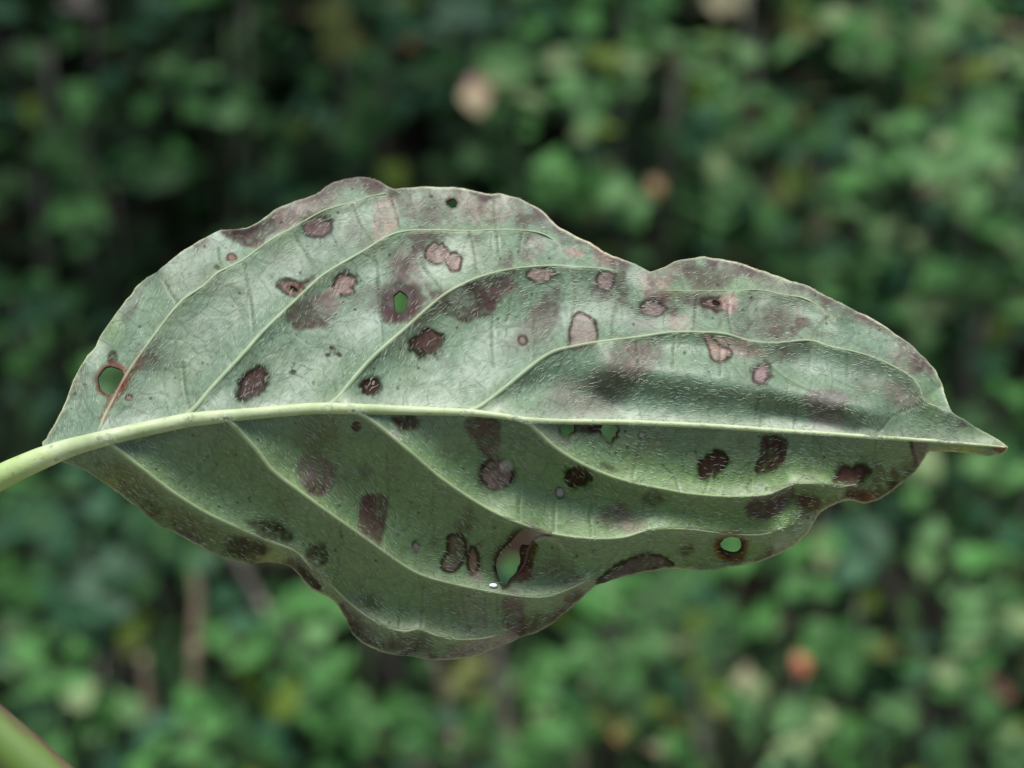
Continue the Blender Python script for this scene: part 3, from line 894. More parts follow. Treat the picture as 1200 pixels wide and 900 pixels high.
# hairs: short pale bristles pressed along the veins' direction, thousands of them
NH = 17000
hp = np.stack([rng.uniform(50, 1175, NH * 4), rng.uniform(208, 772, NH * 4)], 1)
ok = inside(hp, outline)
for A in HOLES:
    k = local(hp, A, 4); ok[k] &= ~inside(hp[k], A)
_tc, _ = tissue_at(hp)
ok &= (_tc.mean(1) > .062) | (rng.random(len(hp)) < .33)
hp = hp[ok][:NH]
best = np.full(len(hp), 1e9); ang = np.zeros(len(hp))
acc = np.zeros((len(hp), 2))
smh = mid_y(hp[:, 0]) - hp[:, 1]
for n_, A, a, b, h, w in VEINS:
    upv = n_[0] == 'u'
    d, nr = seg_dist(hp, A)
    T = np.gradient(A, axis=0); T /= np.linalg.norm(T, axis=1)[:, None]
    # tangent of the nearest sample
    j = np.argmin(((nr[:, None, :] - A[None, ::3, :]) ** 2).sum(-1), 1)
    same = (smh > 0) == upv
    wgt = np.where(same, 1 / (d + 8) ** 2, 1e-9)
    acc += T[::3][j] * wgt[:, None]
ang = np.arctan2(acc[:, 1], acc[:, 0]) + np.where(smh > 0, -.22, .12) + rng.normal(0, .2, len(hp)) + vnoise(hp, 40, 50) * .35
ln = rng.uniform(3.5, 8, len(hp)); rad = rng.uniform(.12, .24, len(hp)) * np.where(smh > 0, .85, 1.0)
bend = rng.normal(0, .28, len(hp))
xm = rng.uniform(60, 1150, 1900)
hp = np.vstack([hp, np.stack([xm, mid_y(xm) + rng.uniform(-.6, .6, len(xm)) * mid_w(np.stack([xm, xm], 1), None)], 1)])
ang = np.concatenate([ang, rng.normal(-.1, .6, len(xm))]); smh = mid_y(hp[:, 0]) - hp[:, 1]
ln = np.concatenate([ln, rng.uniform(3, 6, len(xm))]); rad = np.concatenate([rad, rng.uniform(.12, .2, len(xm))]); bend = np.concatenate([bend, rng.normal(0, .3, len(xm))])
on_mid = np.abs(smh) < 7
ang = np.where(on_mid & (rng.random(len(hp)) < .8), rng.normal(-.1, .5, len(hp)), ang)
hz = height(hp, False)
dirv = np.stack([np.cos(ang), np.sin(ang)], 1)
d2 = np.stack([np.cos(ang + bend), np.sin(ang + bend)], 1)
p1 = hp + dirv * (ln * .5)[:, None]; p2 = p1 + d2 * (ln * .5)[:, None]
okh = inside(hp + dirv * (ln * 1.1)[:, None], outline)
ln = np.where(okh, ln, 2.5); p1 = hp + dirv * (ln * .5)[:, None]; p2 = p1 + d2 * (ln * .5)[:, None]
flat = np.where(smh > 0, .5, 1.0)
def rib_lift(Q):
    w_ = mid_w(Q, None); s_ = mid_y(Q[:, 0]) - Q[:, 1]
    return .40 * w_ * np.sqrt(np.clip(1 - (2 * s_ / w_) ** 2, 0, 1))
hz = hz + rib_lift(hp)
z1 = height(p1, False) + ln * rng.uniform(.05, .14, len(hp)) * flat + rib_lift(p1); z2 = height(p2, False) + ln * rng.uniform(.03, .18, len(hp)) * flat + rib_lift(p2)
V, F = [], []
nrm = np.stack([-dirv[:, 1], dirv[:, 0]], 1)
parts = []
for (pp, zz, rr) in ((hp, hz + .2, rad), (p1, z1 + .4, rad * .9), (p2, z2 + .4, rad * .3)):
    for (o, oz) in ((-1, -.6), (1, -.6), (0, .9)):
        q = pp + nrm * (rr * o)[:, None]
        parts.append(to_local(q, zz + oz * rr))
V = np.stack(parts, 1).reshape(-1, 3)
F = []
tmpl = [(0, 1, 4, 3), (1, 2, 5, 4), (2, 0, 3, 5), (3, 4, 7, 6), (4, 5, 8, 7), (5, 3, 6, 8), (6, 7, 8)]
for i in range(len(hp)):
    o = i * 9
    F += [tuple(o + q for q in f) for f in tmpl]
hairs = mesh_obj('hair', V, F, M_HAIR, leaf)
hairs['kind'] = 'stuff'

# the torn, dried scrap of blade still hanging in the big hole, curled towards the camera
fv, ff = [], []
fl_line = smooth_line([(626, 634), (621, 643), (619, 654), (615, 664), (607, 673)], 3)
ft = np.gradient(fl_line, axis=0); ft /= np.linalg.norm(ft, axis=1)[:, None]
fz = height(fl_line, False)
for i_, q_ in enumerate(fl_line):
    wid = 11 * math.sin(math.pi * min(.96, .12 + .8 * i_ / (len(fl_line) - 1))) + 1.5 * math.sin(i_ * 2.1)
    for a_ in np.linspace(0, 1, 7):
        th = a_ * 2.6
        off = (1 - math.cos(th)) * .25 - a_ * .75
        fv.append((q_[0] + ft[i_, 1] * off * wid, q_[1] - ft[i_, 0] * off * wid, fz[i_] + .6 + math.sin(th) * wid * .42 + .4 * math.sin(i_ * 1.3 + a_ * 4)))
for i_ in range(len(fl_line) - 1):
    for j_ in range(6):
        a_ = i_ * 7 + j_
        ff.append((a_, a_ + 1, a_ + 8, a_ + 7))
fv = np.array(fv)
M_SCRAP = rib_material('dead_scrap', lin(44, 28, 24), lin(86, 56, 46), lin(26, 18, 16), .6)
scrap = mesh_obj('torn_scrap', to_local(fv[:, :2], fv[:, 2]), ff, M_SCRAP, leaf)
sm_ = scrap.modifiers.new('thickness', 'SOLIDIFY'); sm_.thickness = .00012; sm_.offset = 0
scrap['label'] = 'dark brown curled scrap in the big torn hole'

# a small white egg stuck beside the torn hole
ev, ef = [], []
for i in range(9):
    th = math.pi * i / 8
    for j in range(12):
        a = 2 * math.pi * j / 12
        r_ = math.sin(th) * (1 - .12 * math.cos(th))
        ev.append((-math.cos(th) * 4.8 * MM, math.cos(a) * r_ * 2.5 * MM, math.sin(a) * r_ * 2.5 * MM))
for i in range(8):
    for j in range(12):
        a, b = i * 12 + j, i * 12 + (j + 1) % 12
        ef.append((a, b, b + 12, a + 12))
M_EGG, _nt, _p = new_mat('egg_shell'); _p.inputs['Base Color'].default_value = (.82, .83, .85, 1); _p.inputs['Roughness'].default_value = .3
_n = node(_nt, 'ShaderNodeTexNoise'); _n.inputs['Scale'].default_value = 3000
_b = node(_nt, 'ShaderNodeBump'); _b.inputs['Strength'].default_value = .2; _b.inputs['Distance'].default_value = .00003
_nt.links.new(_n.outputs['Fac'], _b.inputs['Height']); _nt.links.new(_b.outputs[0], _p.inputs['Normal'])
egg = mesh_obj('insect_egg', ev, ef, M_EGG)
ep = np.array([[578.0, 686.0]])
el = Vector(to_local(ep, height(ep, False) + 2.2)[0])
egg.location = LEAF_ORIGIN + LEAF_MAT_W.to_3x3() @ el
egg.rotation_euler = (LEAF_MAT_W.to_3x3() @ Matrix.Rotation(R(-4), 3, 'Z')).to_euler()
tag(egg, 'tiny white oval egg on the leaf beside the big torn hole', 'egg')


# ------------------------------------------------------------------ generic tube in world space
def tube(name, pts, radii, mat, parent=None, n=8, cap=True):
    pts = [Vector(p) for p in pts]
    V, F = [], []
    ref = Vector((0.3, 0.9, 0.2)).normalized()
    for i, p in enumerate(pts):
        t = (pts[min(i + 1, len(pts) - 1)] - pts[max(i - 1, 0)]).normalized()
        u = t.cross(ref).normalized(); v = t.cross(u).normalized()
        for j in range(n):
            a = 2 * math.pi * j / n
            V.append(p + (u * math.cos(a) + v * math.sin(a)) * radii[i])
    for i in range(len(pts) - 1):
        for j in range(n):
            a, b = i * n + j, i * n + (j + 1) % n
            F.append((a, b, b + n, a + n))
    if cap:
        F.append(tuple(range(n))[::-1]); F.append(tuple(range((len(pts) - 1) * n, len(pts) * n)))
    return mesh_obj(name, V, F, mat, parent)


def curve_pts(pts, n=5):
    P_ = np.array([tuple(p) for p in pts], float)
    q = np.vstack([2 * P_[0] - P_[1], P_, 2 * P_[-1] - P_[-2]])
    out = []
    for i in range(1, len(q) - 2):
        for t in np.linspace(0, 1, n, endpoint=False):
            a, b, c, d = q[i - 1], q[i], q[i + 1], q[i + 2]
            out.append(.5 * (2 * b + (c - a) * t + (2 * a - 5 * b + 4 * c - d) * t * t + (3 * b - a - 3 * c + d) * t ** 3))
    out.append(q[-2])
    return out


def stem_material(name, c1, c2, scale=120, axis_red=None):
    m, nt, p = new_mat(name)
    L = nt.links.new
    tc = node(nt, 'ShaderNodeTexCoord')
    mp = node(nt, 'ShaderNodeMapping'); mp.inputs['Scale'].default_value = (1, 1, .25)
    L(tc.outputs['Object'], mp.inputs['Vector'])
    n1 = node(nt, 'ShaderNodeTexNoise'); n1.inputs['Scale'].default_value = scale; n1.inputs['Detail'].default_value = 4
    L(mp.outputs[0], n1.inputs['Vector'])
    cr = node(nt, 'ShaderNodeValToRGB')
    cr.color_ramp.elements[0].position = .3; cr.color_ramp.elements[0].color = (*c1, 1)
    cr.color_ramp.elements[1].position = .7; cr.color_ramp.elements[1].color = (*c2, 1)
    L(n1.outputs['Fac'], cr.inputs[0])
    out = cr.outputs[0]
    if axis_red is not None:       # the sunward side of the young twig is flushed red
        sx = node(nt, 'ShaderNodeAttribute', attribute_name='flush')
        mx = node(nt, 'ShaderNodeMix', data_type='RGBA')
        L(sx.outputs['Fac'], mx.inputs['Factor']); L(out, mx.inputs[6]); mx.inputs[7].default_value = (*axis_red, 1)
        out = mx.outputs[2]
    L(out, p.inputs['Base Color'])
    p.inputs['Roughness'].default_value = .55
    bp = node(nt, 'ShaderNodeBump'); bp.inputs['Strength'].default_value = .3; bp.inputs['Distance'].default_value = .0004
    L(n1.outputs['Fac'], bp.inputs['Height']); L(bp.outputs[0], p.inputs['Normal'])
    return m


# the twig at the bottom left corner, which carries the leaf
M_TWIG = stem_material('green_twig_bark', lin(64, 88, 26), lin(76, 100, 36), 60, lin(74, 46, 38))
tw = [at(-420, 500, DIST + .03), at(-260, 636, DIST + .03), at(-120, 756, DIST + .03), at(0, 864, DIST + .03), at(110, 960, DIST + .03), at(300, 1120, DIST + .03), at(900, 1640, DIST + .05), at(1500, 2500, DIST + .09)]
twp = curve_pts(tw, 12)
twig = tube('green_twig', twp, list(np.linspace(31, 36, len(twp)) * (1 + .025 * np.sin(np.arange(len(twp)) * .35)) * MM), M_TWIG, None, 20)
fl_ = []
nv = len(twig.data.vertices)
cen = [Vector(p) for p in twp]
for i in range(len(twp)):
    for j in range(20):
        v = twig.data.vertices[i * 20 + j].co
        d = (v - cen[i]).normalized()
        side = d.dot((UP * .77 + RIGHT * .64).normalized())
        fl_.append(max(0, min(1, (side - .80 + .05 * math.sin(i * .9 + j * .5)) / .20)) * .9)
fa = twig.data.attributes.new('flush', 'FLOAT', 'POINT'); fa.data.foreach_set('value', fl_)
tag(twig, 'smooth green twig with a red edge crossing the bottom left corner', 'twig')

# ------------------------------------------------------------------ ground
def soil_material(name, c1, c2, c3):
    m, nt, p = new_mat(name)
    L = nt.links.new
    tc = node(nt, 'ShaderNodeTexCoord')
    n1 = node(nt, 'ShaderNodeTexNoise'); n1.inputs['Scale'].default_value = 9; n1.inputs['Detail'].default_value = 8
    n2 = node(nt, 'ShaderNodeTexVoronoi'); n2.inputs['Scale'].default_value = 45
    L(tc.outputs['Object'], n1.inputs['Vector']); L(tc.outputs['Object'], n2.inputs['Vector'])
    cr = node(nt, 'ShaderNodeValToRGB'); e = cr.color_ramp.elements
    e[0].position = .3; e[0].color = (*c1, 1); e[1].position = .75; e[1].color = (*c2, 1)
    L(n1.outputs['Fac'], cr.inputs[0])
    mx = node(nt, 'ShaderNodeMix', data_type='RGBA'); mx.inputs[0].default_value = .3
    L(cr.outputs[0], mx.inputs[6])
    cr2 = node(nt, 'ShaderNodeValToRGB'); cr2.color_ramp.elements[0].color = (*c1, 1); cr2.color_ramp.elements[1].color = (*c3, 1)
    L(n2.outputs['Color'], cr2.inputs[0]); L(cr2.outputs[0], mx.inputs[7])
    L(mx.outputs[2], p.inputs['Base Color'])
    p.inputs['Roughness'].default_value = .95
    p.inputs['Specular IOR Level'].default_value = .08
    bp = node(nt, 'ShaderNodeBump'); bp.inputs['Distance'].default_value = .01; L(n1.outputs['Fac'], bp.inputs['Height']); L(bp.outputs[0], p.inputs['Normal'])
    return m


M_SOIL = soil_material('shaded_soil', (.006, .005, .004), (.018, .014, .010), (.012, .016, .006))  # near black: shade in the gaps put into the soil colour
gxs = np.concatenate([[-800, -200, -50, -10], np.linspace(-3, 3, 41), [10, 50, 200, 800]])
gys = np.concatenate([[-800, -100, -10], np.linspace(-2, 1.6, 25), np.linspace(1.66, 3.2, 27), [4, 6, 10, 50, 200, 800]])
GV, GF = [], []
for y in gys:
    for x in gxs:
        bank = 0.0
        if y > 1.55:
            bank = min(1.0, (y - 1.55) / 1.3) * 1.25
            bank = bank * (1 - max(0, min(1, (abs(x) - 3) / 40)))
            if y > 20: bank *= max(0, 1 - (y - 20) / 180)
        hh = bank + (0.03 * math.sin(x * 5.1 + y * 3) * math.sin(y * 6 - x * 2) if abs(x) < 4 and abs(y) < 4 else 0)
        GV.append((x, y, hh))
nxg = len(gxs)
for j in range(len(gys) - 1):
    for i in range(nxg - 1):
        a = j * nxg + i
        GF.append((a, a + 1, a + nxg + 1, a + nxg))
ground = mesh_obj('ground', GV, GF, M_SOIL)
tag(ground, 'earth bank rising under the undergrowth, near black to stand for shade', kind='structure')


M_BOUNCE = soil_material('bounce_gravel', (.16, .15, .11), (.27, .25, .19), (.14, .18, .06))
pv, pf = [], []
for i, x in enumerate(np.linspace(-6, 6, 61)):
    for j, y in enumerate(np.linspace(-2.4, .62, 13)):
        wob_ = .05 * math.sin(x * 3.1) + .03 * math.sin(x * 7.7) if j in (0, 12) else 0
        pv.append((x, y + wob_, .045 + .006 * math.sin(x * 9 + y * 7)))
for i in range(60):
    for j in range(12):
        a = i * 13 + j
        pf.append((a, a + 13, a + 14, a + 1))
bounce_ground = mesh_obj('bounce_ground', pv, pf, M_BOUNCE)  # added out of view to bounce light onto the leaf's lower half
bounce_ground['kind'] = 'structure'

# ------------------------------------------------------------------ background leaves
def leaf_mat(name, col, var=.25, trans=.25):
    m, nt, p = new_mat(name)
    L = nt.links.new
    oi = node(nt, 'ShaderNodeObjectInfo')
    tc = node(nt, 'ShaderNodeTexCoord')
    n1 = node(nt, 'ShaderNodeTexNoise'); n1.inputs['Scale'].default_value = 3.0; n1.inputs['Detail'].default_value = 3
    L(tc.outputs['Object'], n1.inputs['Vector'])
    a = node(nt, 'ShaderNodeMath', operation='ADD'); L(oi.outputs['Random'], a.inputs[0]); L(n1.outputs['Fac'], a.inputs[1])
    r = node(nt, 'ShaderNodeMapRange'); r.inputs[1].default_value = .3; r.inputs[2].default_value = 1.7; r.inputs[3].default_value = 1 - var; r.inputs[4].default_value = 1 + var
    L(a.outputs[0], r.inputs[0])
    hs = node(nt, 'ShaderNodeVectorMath', operation='SCALE'); hs.inputs[0].default_value = (col[0] * .66, col[1] * .60, col[2] * .62)
    L(r.outputs[0], hs.inputs['Scale'])
    L(hs.outputs[0], p.inputs['Base Color'])
    p.inputs['Roughness'].default_value = .6
    p.inputs['Specular IOR Level'].default_value = .03 if name.startswith(('shaded', 'brown')) else .14
    tr = node(nt, 'ShaderNodeBsdfTranslucent')
    tx = node(nt, 'ShaderNodeVectorMath', operation='MULTIPLY'); L(hs.outputs[0], tx.inputs[0]); tx.inputs[1].default_value = (1.2, 1.4, .6)
    L(tx.outputs[0], tr.inputs['Color'])
    mix = node(nt, 'ShaderNodeMixShader'); mix.inputs[0].default_value = trans
    L(p.outputs[0], mix.inputs[1]); L(tr.outputs[0], mix.inputs[2])
    L(mix.outputs[0], nt.nodes['Material Output'].inputs['Surface'])
    return m


LEAFCOL = {
    'shaded': (.008, .022, .008), 'green': (.036, .112, .028), 'teal': (.028, .105, .044), 'bright': (.066, .215, .048), 'light': (.115, .265, .090),  # darkest green: shade between the leaves put into the colour
    'pale': (.19, .29, .12), 'blue': (.085, .175, .10), 'yellowgreen': (.12, .21, .022), 'olive': (.11, .145, .035), 'cream': (.26, .26, .15), 'yellow': (.26, .23, .06),
    'orange': (.35, .12, .05), 'amber': (.20, .12, .04), 'pink': (.16, .12, .09), 'tan': (.15, .14, .09), 'grey': (.13, .13, .11), 'red': (.13, .06, .04), 'brown': (.045, .034, .022),
}
LM = {k: leaf_mat(k + '_leaf', v) for k, v in LEAFCOL.items()}


def bg_leaf_mesh(shape, mat, seed):
    """blade of unit length along +Y from its stalk, facing +Z, with thickness, fold and droop"""
    g = random.Random(seed)
    prof = {'ovate': [(0, .0), (.06, .16), (.18, .33), (.36, .40), (.56, .34), (.76, .2), (.92, .07), (1, 0)],
            'lobed': [(0, .05), (.08, .34), (.2, .46), (.32, .30), (.46, .38), (.58, .22), (.8, .13), (1, 0)],
            'round': [(0, .1), (.08, .30), (.25, .46), (.5, .50), (.72, .42), (.88, .25), (.97, .1), (1, 0)],
            'long': [(0, 0), (.1, .1), (.25, .17), (.45, .2), (.65, .17), (.85, .09), (.95, .03), (1, 0)]}[shape]
    V, F = [], []
    k_ = g.uniform(.1, .35); dr = g.uniform(.05, .3)
    n = 0
    for side in (0, 1):
        for (t, w) in prof:
            for u in (-1, -.5, 0, .5, 1):
                x = u * w * (1 + g.uniform(-.06, .06)); y = t
                z = abs(u) * w * k_ - dr * t * t + g.uniform(-.012, .012) * (u != 0)
                V.append((x, y, z - .012 * side))
    m = len(prof)
    for i in range(m - 1):
        for j in range(4):
            a = i * 5 + j
            F.append((a, a + 1, a + 6, a + 5))
            b = a + m * 5
            F.append((b, b + 5, b + 6, b + 1))
    # stalk
    o = len(V)
    for yy, zz in ((.06, -.01), (-.25, -.03), (-.5, -.12)):
        for a in (0, 2.094, 4.189):
            V.append((.02 * math.cos(a), yy, zz + .02 * math.sin(a)))
    for i in range(2):
        for j in range(3):
            F.append((o + i * 3 + j, o + i * 3 + (j + 1) % 3, o + i * 3 + 3 + (j + 1) % 3, o + i * 3 + 3 + j))
    me = bpy.data.meshes.new('leaf')
    me.from_pydata(V, [], F); me.update()
    me.polygons.foreach_set('use_smooth', [True] * len(me.polygons))
    me.materials.append(mat)
    return me


SHAPES = ['ovate', 'lobed', 'round', 'long']
_lm = {}
def leaf_mesh(shape, colour):
    v = random.randint(0, 1)
    key = (shape, colour, v)
    if key not in _lm:
        _lm[key] = bg_leaf_mesh(shape, LM[colour], hash((SHAPES.index(shape), v)) % 1000)
    return _lm[key]


def leaf_orient(face=.6, roll=None):
    """rotation whose +Z (upper face) looks between up and the camera"""
    n = (Vector((0, 0, 1)) * (1 - face) + (-FWD) * face + Vector((random.gauss(0, .3), random.gauss(0, .2), random.gauss(0, .2)))).normalized()
    a = random.uniform(0, 2 * math.pi) if roll is None else roll
    ref = RIGHT * math.cos(a) + Vector((0, 0, 1)) * math.sin(a)
    y = (ref - n * ref.dot(n)).normalized()
    x = y.cross(n)
    return Matrix((x, y, n)).transposed()


def place_leaf(parent, px, py, D, size_px, colour, shape=None, face=.6, roll=None):
    shape = shape or random.choice(['ovate', 'ovate', 'long', 'lobed', 'lobed', 'lobed'])
    o = bpy.data.objects.new('leaf', leaf_mesh(shape, colour))
    COL.objects.link(o)
    s = size_px * MM * D / DIST
    rot = leaf_orient(face, roll)
    c = at(px, py, D)
    loc = c - rot @ Vector((0, .5 * s, 0))
    o.matrix_world = Matrix.Translation(loc - parent.location) @ rot.to_4x4() @ Matrix.Diagonal((s, s, s, 1))
    o.parent = parent
    return o


M_STEM = stem_material('shrub_stem_bark', (.016, .014, .009), (.035, .03, .018), 40)
M_STEMG = stem_material('green_stem_bark', (.022, .035, .012), (.04, .055, .02), 40)

PLANTS = [   # px, py, depth, label
    (90, 90, 1.30, 'dim dark green shrub in the top left corner with a grey leaf at its top'),
    (290, 110, 1.25, 'dark shrub with brighter mid green leaves, above the left shoulder of the spotted leaf'),
    (480, 90, 1.22, 'blue-green shrub with a pale bluish leaf, just left of the cream and red withered leaf'),
    (660, 110, 1.12, 'light green shrub just right of the cream and red withered leaf'),
    (870, 120, 1.12, 'shrub with pale grey-green leaves around the yellowing leaf at the top'),
    (1080, 50, 1.15, 'light green shrub filling the top right corner'),
    (1130, 230, 1.08, 'shrub with the broadest pale yellow-green leaf, at the right edge'),
    (940, 290, 1.12, 'mid green shrub just above the right shoulder of the spotted leaf'),
    (1130, 450, 1.10, 'green undergrowth plant with a bright leaf just right of the tip of the spotted leaf'),
    (60, 260, 1.25, 'dim shrub at the left edge above the leaf stalk with two brighter leaves'),
    (40, 430, 1.20, 'dark teal plant at the left edge just above the leaf stalk'),
    (90, 680, 1.02, 'blue-green plant at the left edge just below the leaf stalk'),
    (90, 840, .96, 'blue-green plant beside the green twig in the bottom left'),
    (350, 780, .98, 'bright green plant under the lower left lobe of the spotted leaf'),
    (530, 850, 1.02, 'sparse brownish green plant at the bottom centre around dry stalks'),
    (710, 760, .98, 'bright green plant under the brown lower margin right of centre'),
    (900, 680, 1.00, 'light green plant just below the small round hole near the lower right margin'),
    (900, 860, .95, 'plant with a pale broad leaf at the bottom, left of the orange leaf'),
    (1050, 810, .98, 'teal green plant right of the orange leaf at the bottom'),
    (1140, 680, 1.02, 'plant of bright green leaves at the lower right edge'),
    (1090, 570, 1.06, 'light green plant just under the tip of the spotted leaf'),
    (600, 470, 1.15, 'green plant straight behind the spotted leaf, seen through its holes'),
]
EXPL = [  (226, 832, 62, 'bright', -.12), (236, 884, 60, 'green', -.12), (205, 860, 50, 'teal', -.1), (222, 650, 40, 'green', -.1), (178, 892, 44, 'bright', -.1), (700, 690, 40, 'light', -.05), (945, 112, 34, 'pale', -.03), (946, 132, 30, 'olive', -.03), (943, 140, 22, 'amber', -.03), (872, 790, 34, 'cream', -.02), (882, 806, 32, 'pale', -.03), (724, 862, 24, 'amber', -.02), (730, 850, 26, 'olive', -.02),
    (764, 872, 34, 'cream', -.01), (1190, 36, 30, 'tan', -.02), (1180, 30, 24, 'amber', -.01), (1163, 800, 28, 'red', -.01), (1180, 812, 24, 'red', 0),
  # px, py, size px, colour, depth shift
    (95, 8, 44, 'grey', 0), (165, 6, 42, 'blue', 0), (240, 12, 60, 'green', 0), (320, 25, 50, 'green', .03), (388, 38, 50, 'yellowgreen', 0), (212, 100, 62, 'bright', 0), (262, 108, 60, 'bright', 0),
    (150, 112, 50, 'green', .02), (80, 150, 70, 'green', .04), (72, 185, 60, 'green', .02), (130, 182, 52, 'bright', .03), (148, 205, 50, 'teal', 0), (205, 200, 52, 'green', 0), (345, 62, 44, 'teal', 0),
    (355, 145, 62, 'teal', 0), (305, 210, 54, 'teal', .03), (60, 262, 52, 'bright', 0), (108, 268, 44, 'bright', 0), (12, 150, 50, 'green', 0), (14, 88, 54, 'shaded', 0), (330, 175, 50, 'green', .03),
    (465, 15, 48, 'blue', .02), (545, 32, 76, 'blue', 0), (480, 52, 22, 'amber', 0), (525, 60, 50, 'yellowgreen', .02), (430, 76, 52, 'green', 0), (445, 118, 70, 'green', .02), (613, 76, 80, 'light', 0),
    (672, 92, 78, 'light', 0), (736, 64, 56, 'pale', 0), (622, 135, 50, 'light', -.01), (682, 125, 54, 'light', 0), (710, 151, 38, 'yellowgreen', -.01), (712, 93, 50, 'olive', -.02), (792, 62, 50, 'pale', 0),
    (660, 30, 60, 'green', .03), (755, 25, 60, 'green', .03), (690, 225, 80, 'bright', 0), (722, 245, 54, 'light', 0), (530, 205, 54, 'green', 0), (735, 238, 44, 'light', 0), (590, 190, 50, 'teal', .04),
    (500, 105, 56, 'teal', .05), (412, 172, 52, 'teal', .03), (660, 205, 60, 'bright', 0), (455, 30, 50, 'teal', 0), (570, 85, 40, 'teal', .05), (605, 25, 60, 'teal', .05),
    (850, 4, 44, 'cream', 0), (950, 16, 46, 'yellowgreen', 0), (935, 54, 44, 'pale', 0), (812, 62, 46, 'light', 0), (860, 88, 76, 'light', .01), (1000, 40, 60, 'light', 0), (1062, 42, 84, 'light', 0),
    (1110, 20, 72, 'light', .02), (1188, 78, 60, 'pale', 0), (872, 128, 84, 'light', 0), (1112, 100, 70, 'olive', 0), (1052, 160, 80, 'bright', 0), (1142, 190, 100, 'pale', -.03),
    (862, 215, 70, 'pale', 0), (925, 165, 56, 'green', .02), (940, 215, 50, 'yellowgreen', 0), (1000, 232, 70, 'bright', 0), (1088, 214, 38, 'tan', 0), (1180, 235, 70, 'light', 0), (1050, 280, 66, 'light', 0),
    (820, 160, 60, 'teal', .02), (990, 175, 60, 'teal', .04), (1005, 266, 24, 'pink', 0), (900, 250, 66, 'teal', 0), (1020, 60, 60, 'bright', 0), (1160, 130, 60, 'bright', 0), (870, 260, 60, 'bright', 0),
    (965, 320, 70, 'bright', 0), (1085, 372, 66, 'light', 0), (1182, 362, 56, 'yellowgreen', 0), (1100, 335, 60, 'bright', 0), (1180, 440, 60, 'green', 0), (1160, 480, 62, 'light', 0), (1010, 340, 60, 'green', 0),
    (1120, 548, 60, 'teal', 0), (1075, 562, 70, 'light', 0), (1040, 320, 66, 'teal', 0), (1140, 320, 60, 'green', .02), (1195, 300, 60, 'light', 0), (1130, 400, 50, 'teal', .03), (1180, 540, 66, 'bright', 0), (1150, 600, 60, 'teal', 0),
    (940, 662, 86, 'light', -.02), (1002, 640, 66, 'blue', 0), (862, 728, 56, 'bright', -.02), (820, 745, 56, 'olive', 0), (820, 690, 60, 'green', 0), (960, 745, 54, 'bright', 0), (1150, 690, 86, 'bright', -.02), (1185, 722, 60, 'light', 0),
    (1120, 772, 60, 'light', 0), (1052, 800, 60, 'teal', 0), (922, 862, 80, 'pale', -.02), (1062, 832, 44, 'pale', 0), (1170, 845, 60, 'bright', 0), (1100, 880, 60, 'green', 0), (985, 800, 50, 'teal', 0), (1010, 870, 64, 'green', 0), (1180, 640, 60, 'teal', 0),
    (1040, 620, 54, 'teal', 0), (1100, 640, 60, 'light', 0), (960, 830, 44, 'olive', 0), (885, 830, 50, 'light', 0), (1000, 760, 60, 'green', 0), (1075, 730, 44, 'green', .05), (1195, 880, 60, 'light', 0), (840, 800, 60, 'olive', 0),
    (725, 692, 66, 'bright', -.02), (785, 690, 60, 'bright', 0), (700, 760, 76, 'bright', 0), (762, 782, 60, 'bright', 0), (740, 815, 50, 'light', 0), (640, 830, 56, 'light', 0), (545, 850, 56, 'green', 0),
    (680, 800, 60, 'green', 0), (620, 780, 44, 'green', .03), (660, 880, 64, 'bright', 0), (700, 850, 50, 'yellowgreen', 0), (790, 850, 60, 'olive', 0), (790, 740, 56, 'light', 0), (560, 800, 44, 'olive', .02), (480, 850, 60, 'green', 0), (500, 880, 60, 'bright', 0), (600, 870, 56, 'bright', 0),
    (130, 690, 76, 'blue', 0), (92, 735, 62, 'teal', 0), (60, 660, 70, 'teal', 0), (28, 780, 66, 'bright', 0), (365, 742, 100, 'bright', -.02), (375, 810, 86, 'bright', 0), (320, 810, 56, 'yellowgreen', -.01), (160, 660, 50, 'teal', .02),
    (290, 760, 60, 'bright', 0), (20, 690, 60, 'bright', 0), (40, 610, 70, 'teal', 0), (110, 620, 80, 'teal', 0), (170, 600, 60, 'teal', 0), (100, 560, 60, 'teal', 0), (20, 600, 60, 'teal', 0), (160, 745, 40, 'yellowgreen', 0), (270, 840, 60, 'green', 0),
    (120, 830, 76, 'light', -.02), (95, 790, 60, 'bright', 0), (70, 880, 50, 'bright', 0), (140, 880, 60, 'teal', 0), (330, 870, 60, 'green', 0), (390, 870, 76, 'bright', 0), (430, 830, 60, 'bright', 0), (240, 880, 60, 'teal', 0), (420, 700, 0, 'bright', 0), (300, 710, 60, 'teal', .02),
    (60, 480, 66, 'teal', .02), (20, 470, 50, 'teal', 0), (30, 400, 60, 'green', .03), (90, 380, 56, 'teal', .04), (20, 330, 60, 'green', .04), (110, 340, 60, 'shaded', 0), (150, 290, 50, 'shaded', 0), (10, 530, 60, 'shaded', 0),
    (665, 505, 40, 'bright', 0), (715, 508, 60, 'light', 0), (690, 500, 60, 'bright', .03), (470, 354, 60, 'bright', 0), (130, 446, 66, 'bright', -.07), (857, 640, 60, 'green', -.06), (592, 674, 40, 'green', -.01), (600, 652, 46, 'brown', -.05), (530, 238, 40, 'green', 0), (618, 626, 46, 'brown', -.02), (640, 620, 40, 'tan', .0),
]
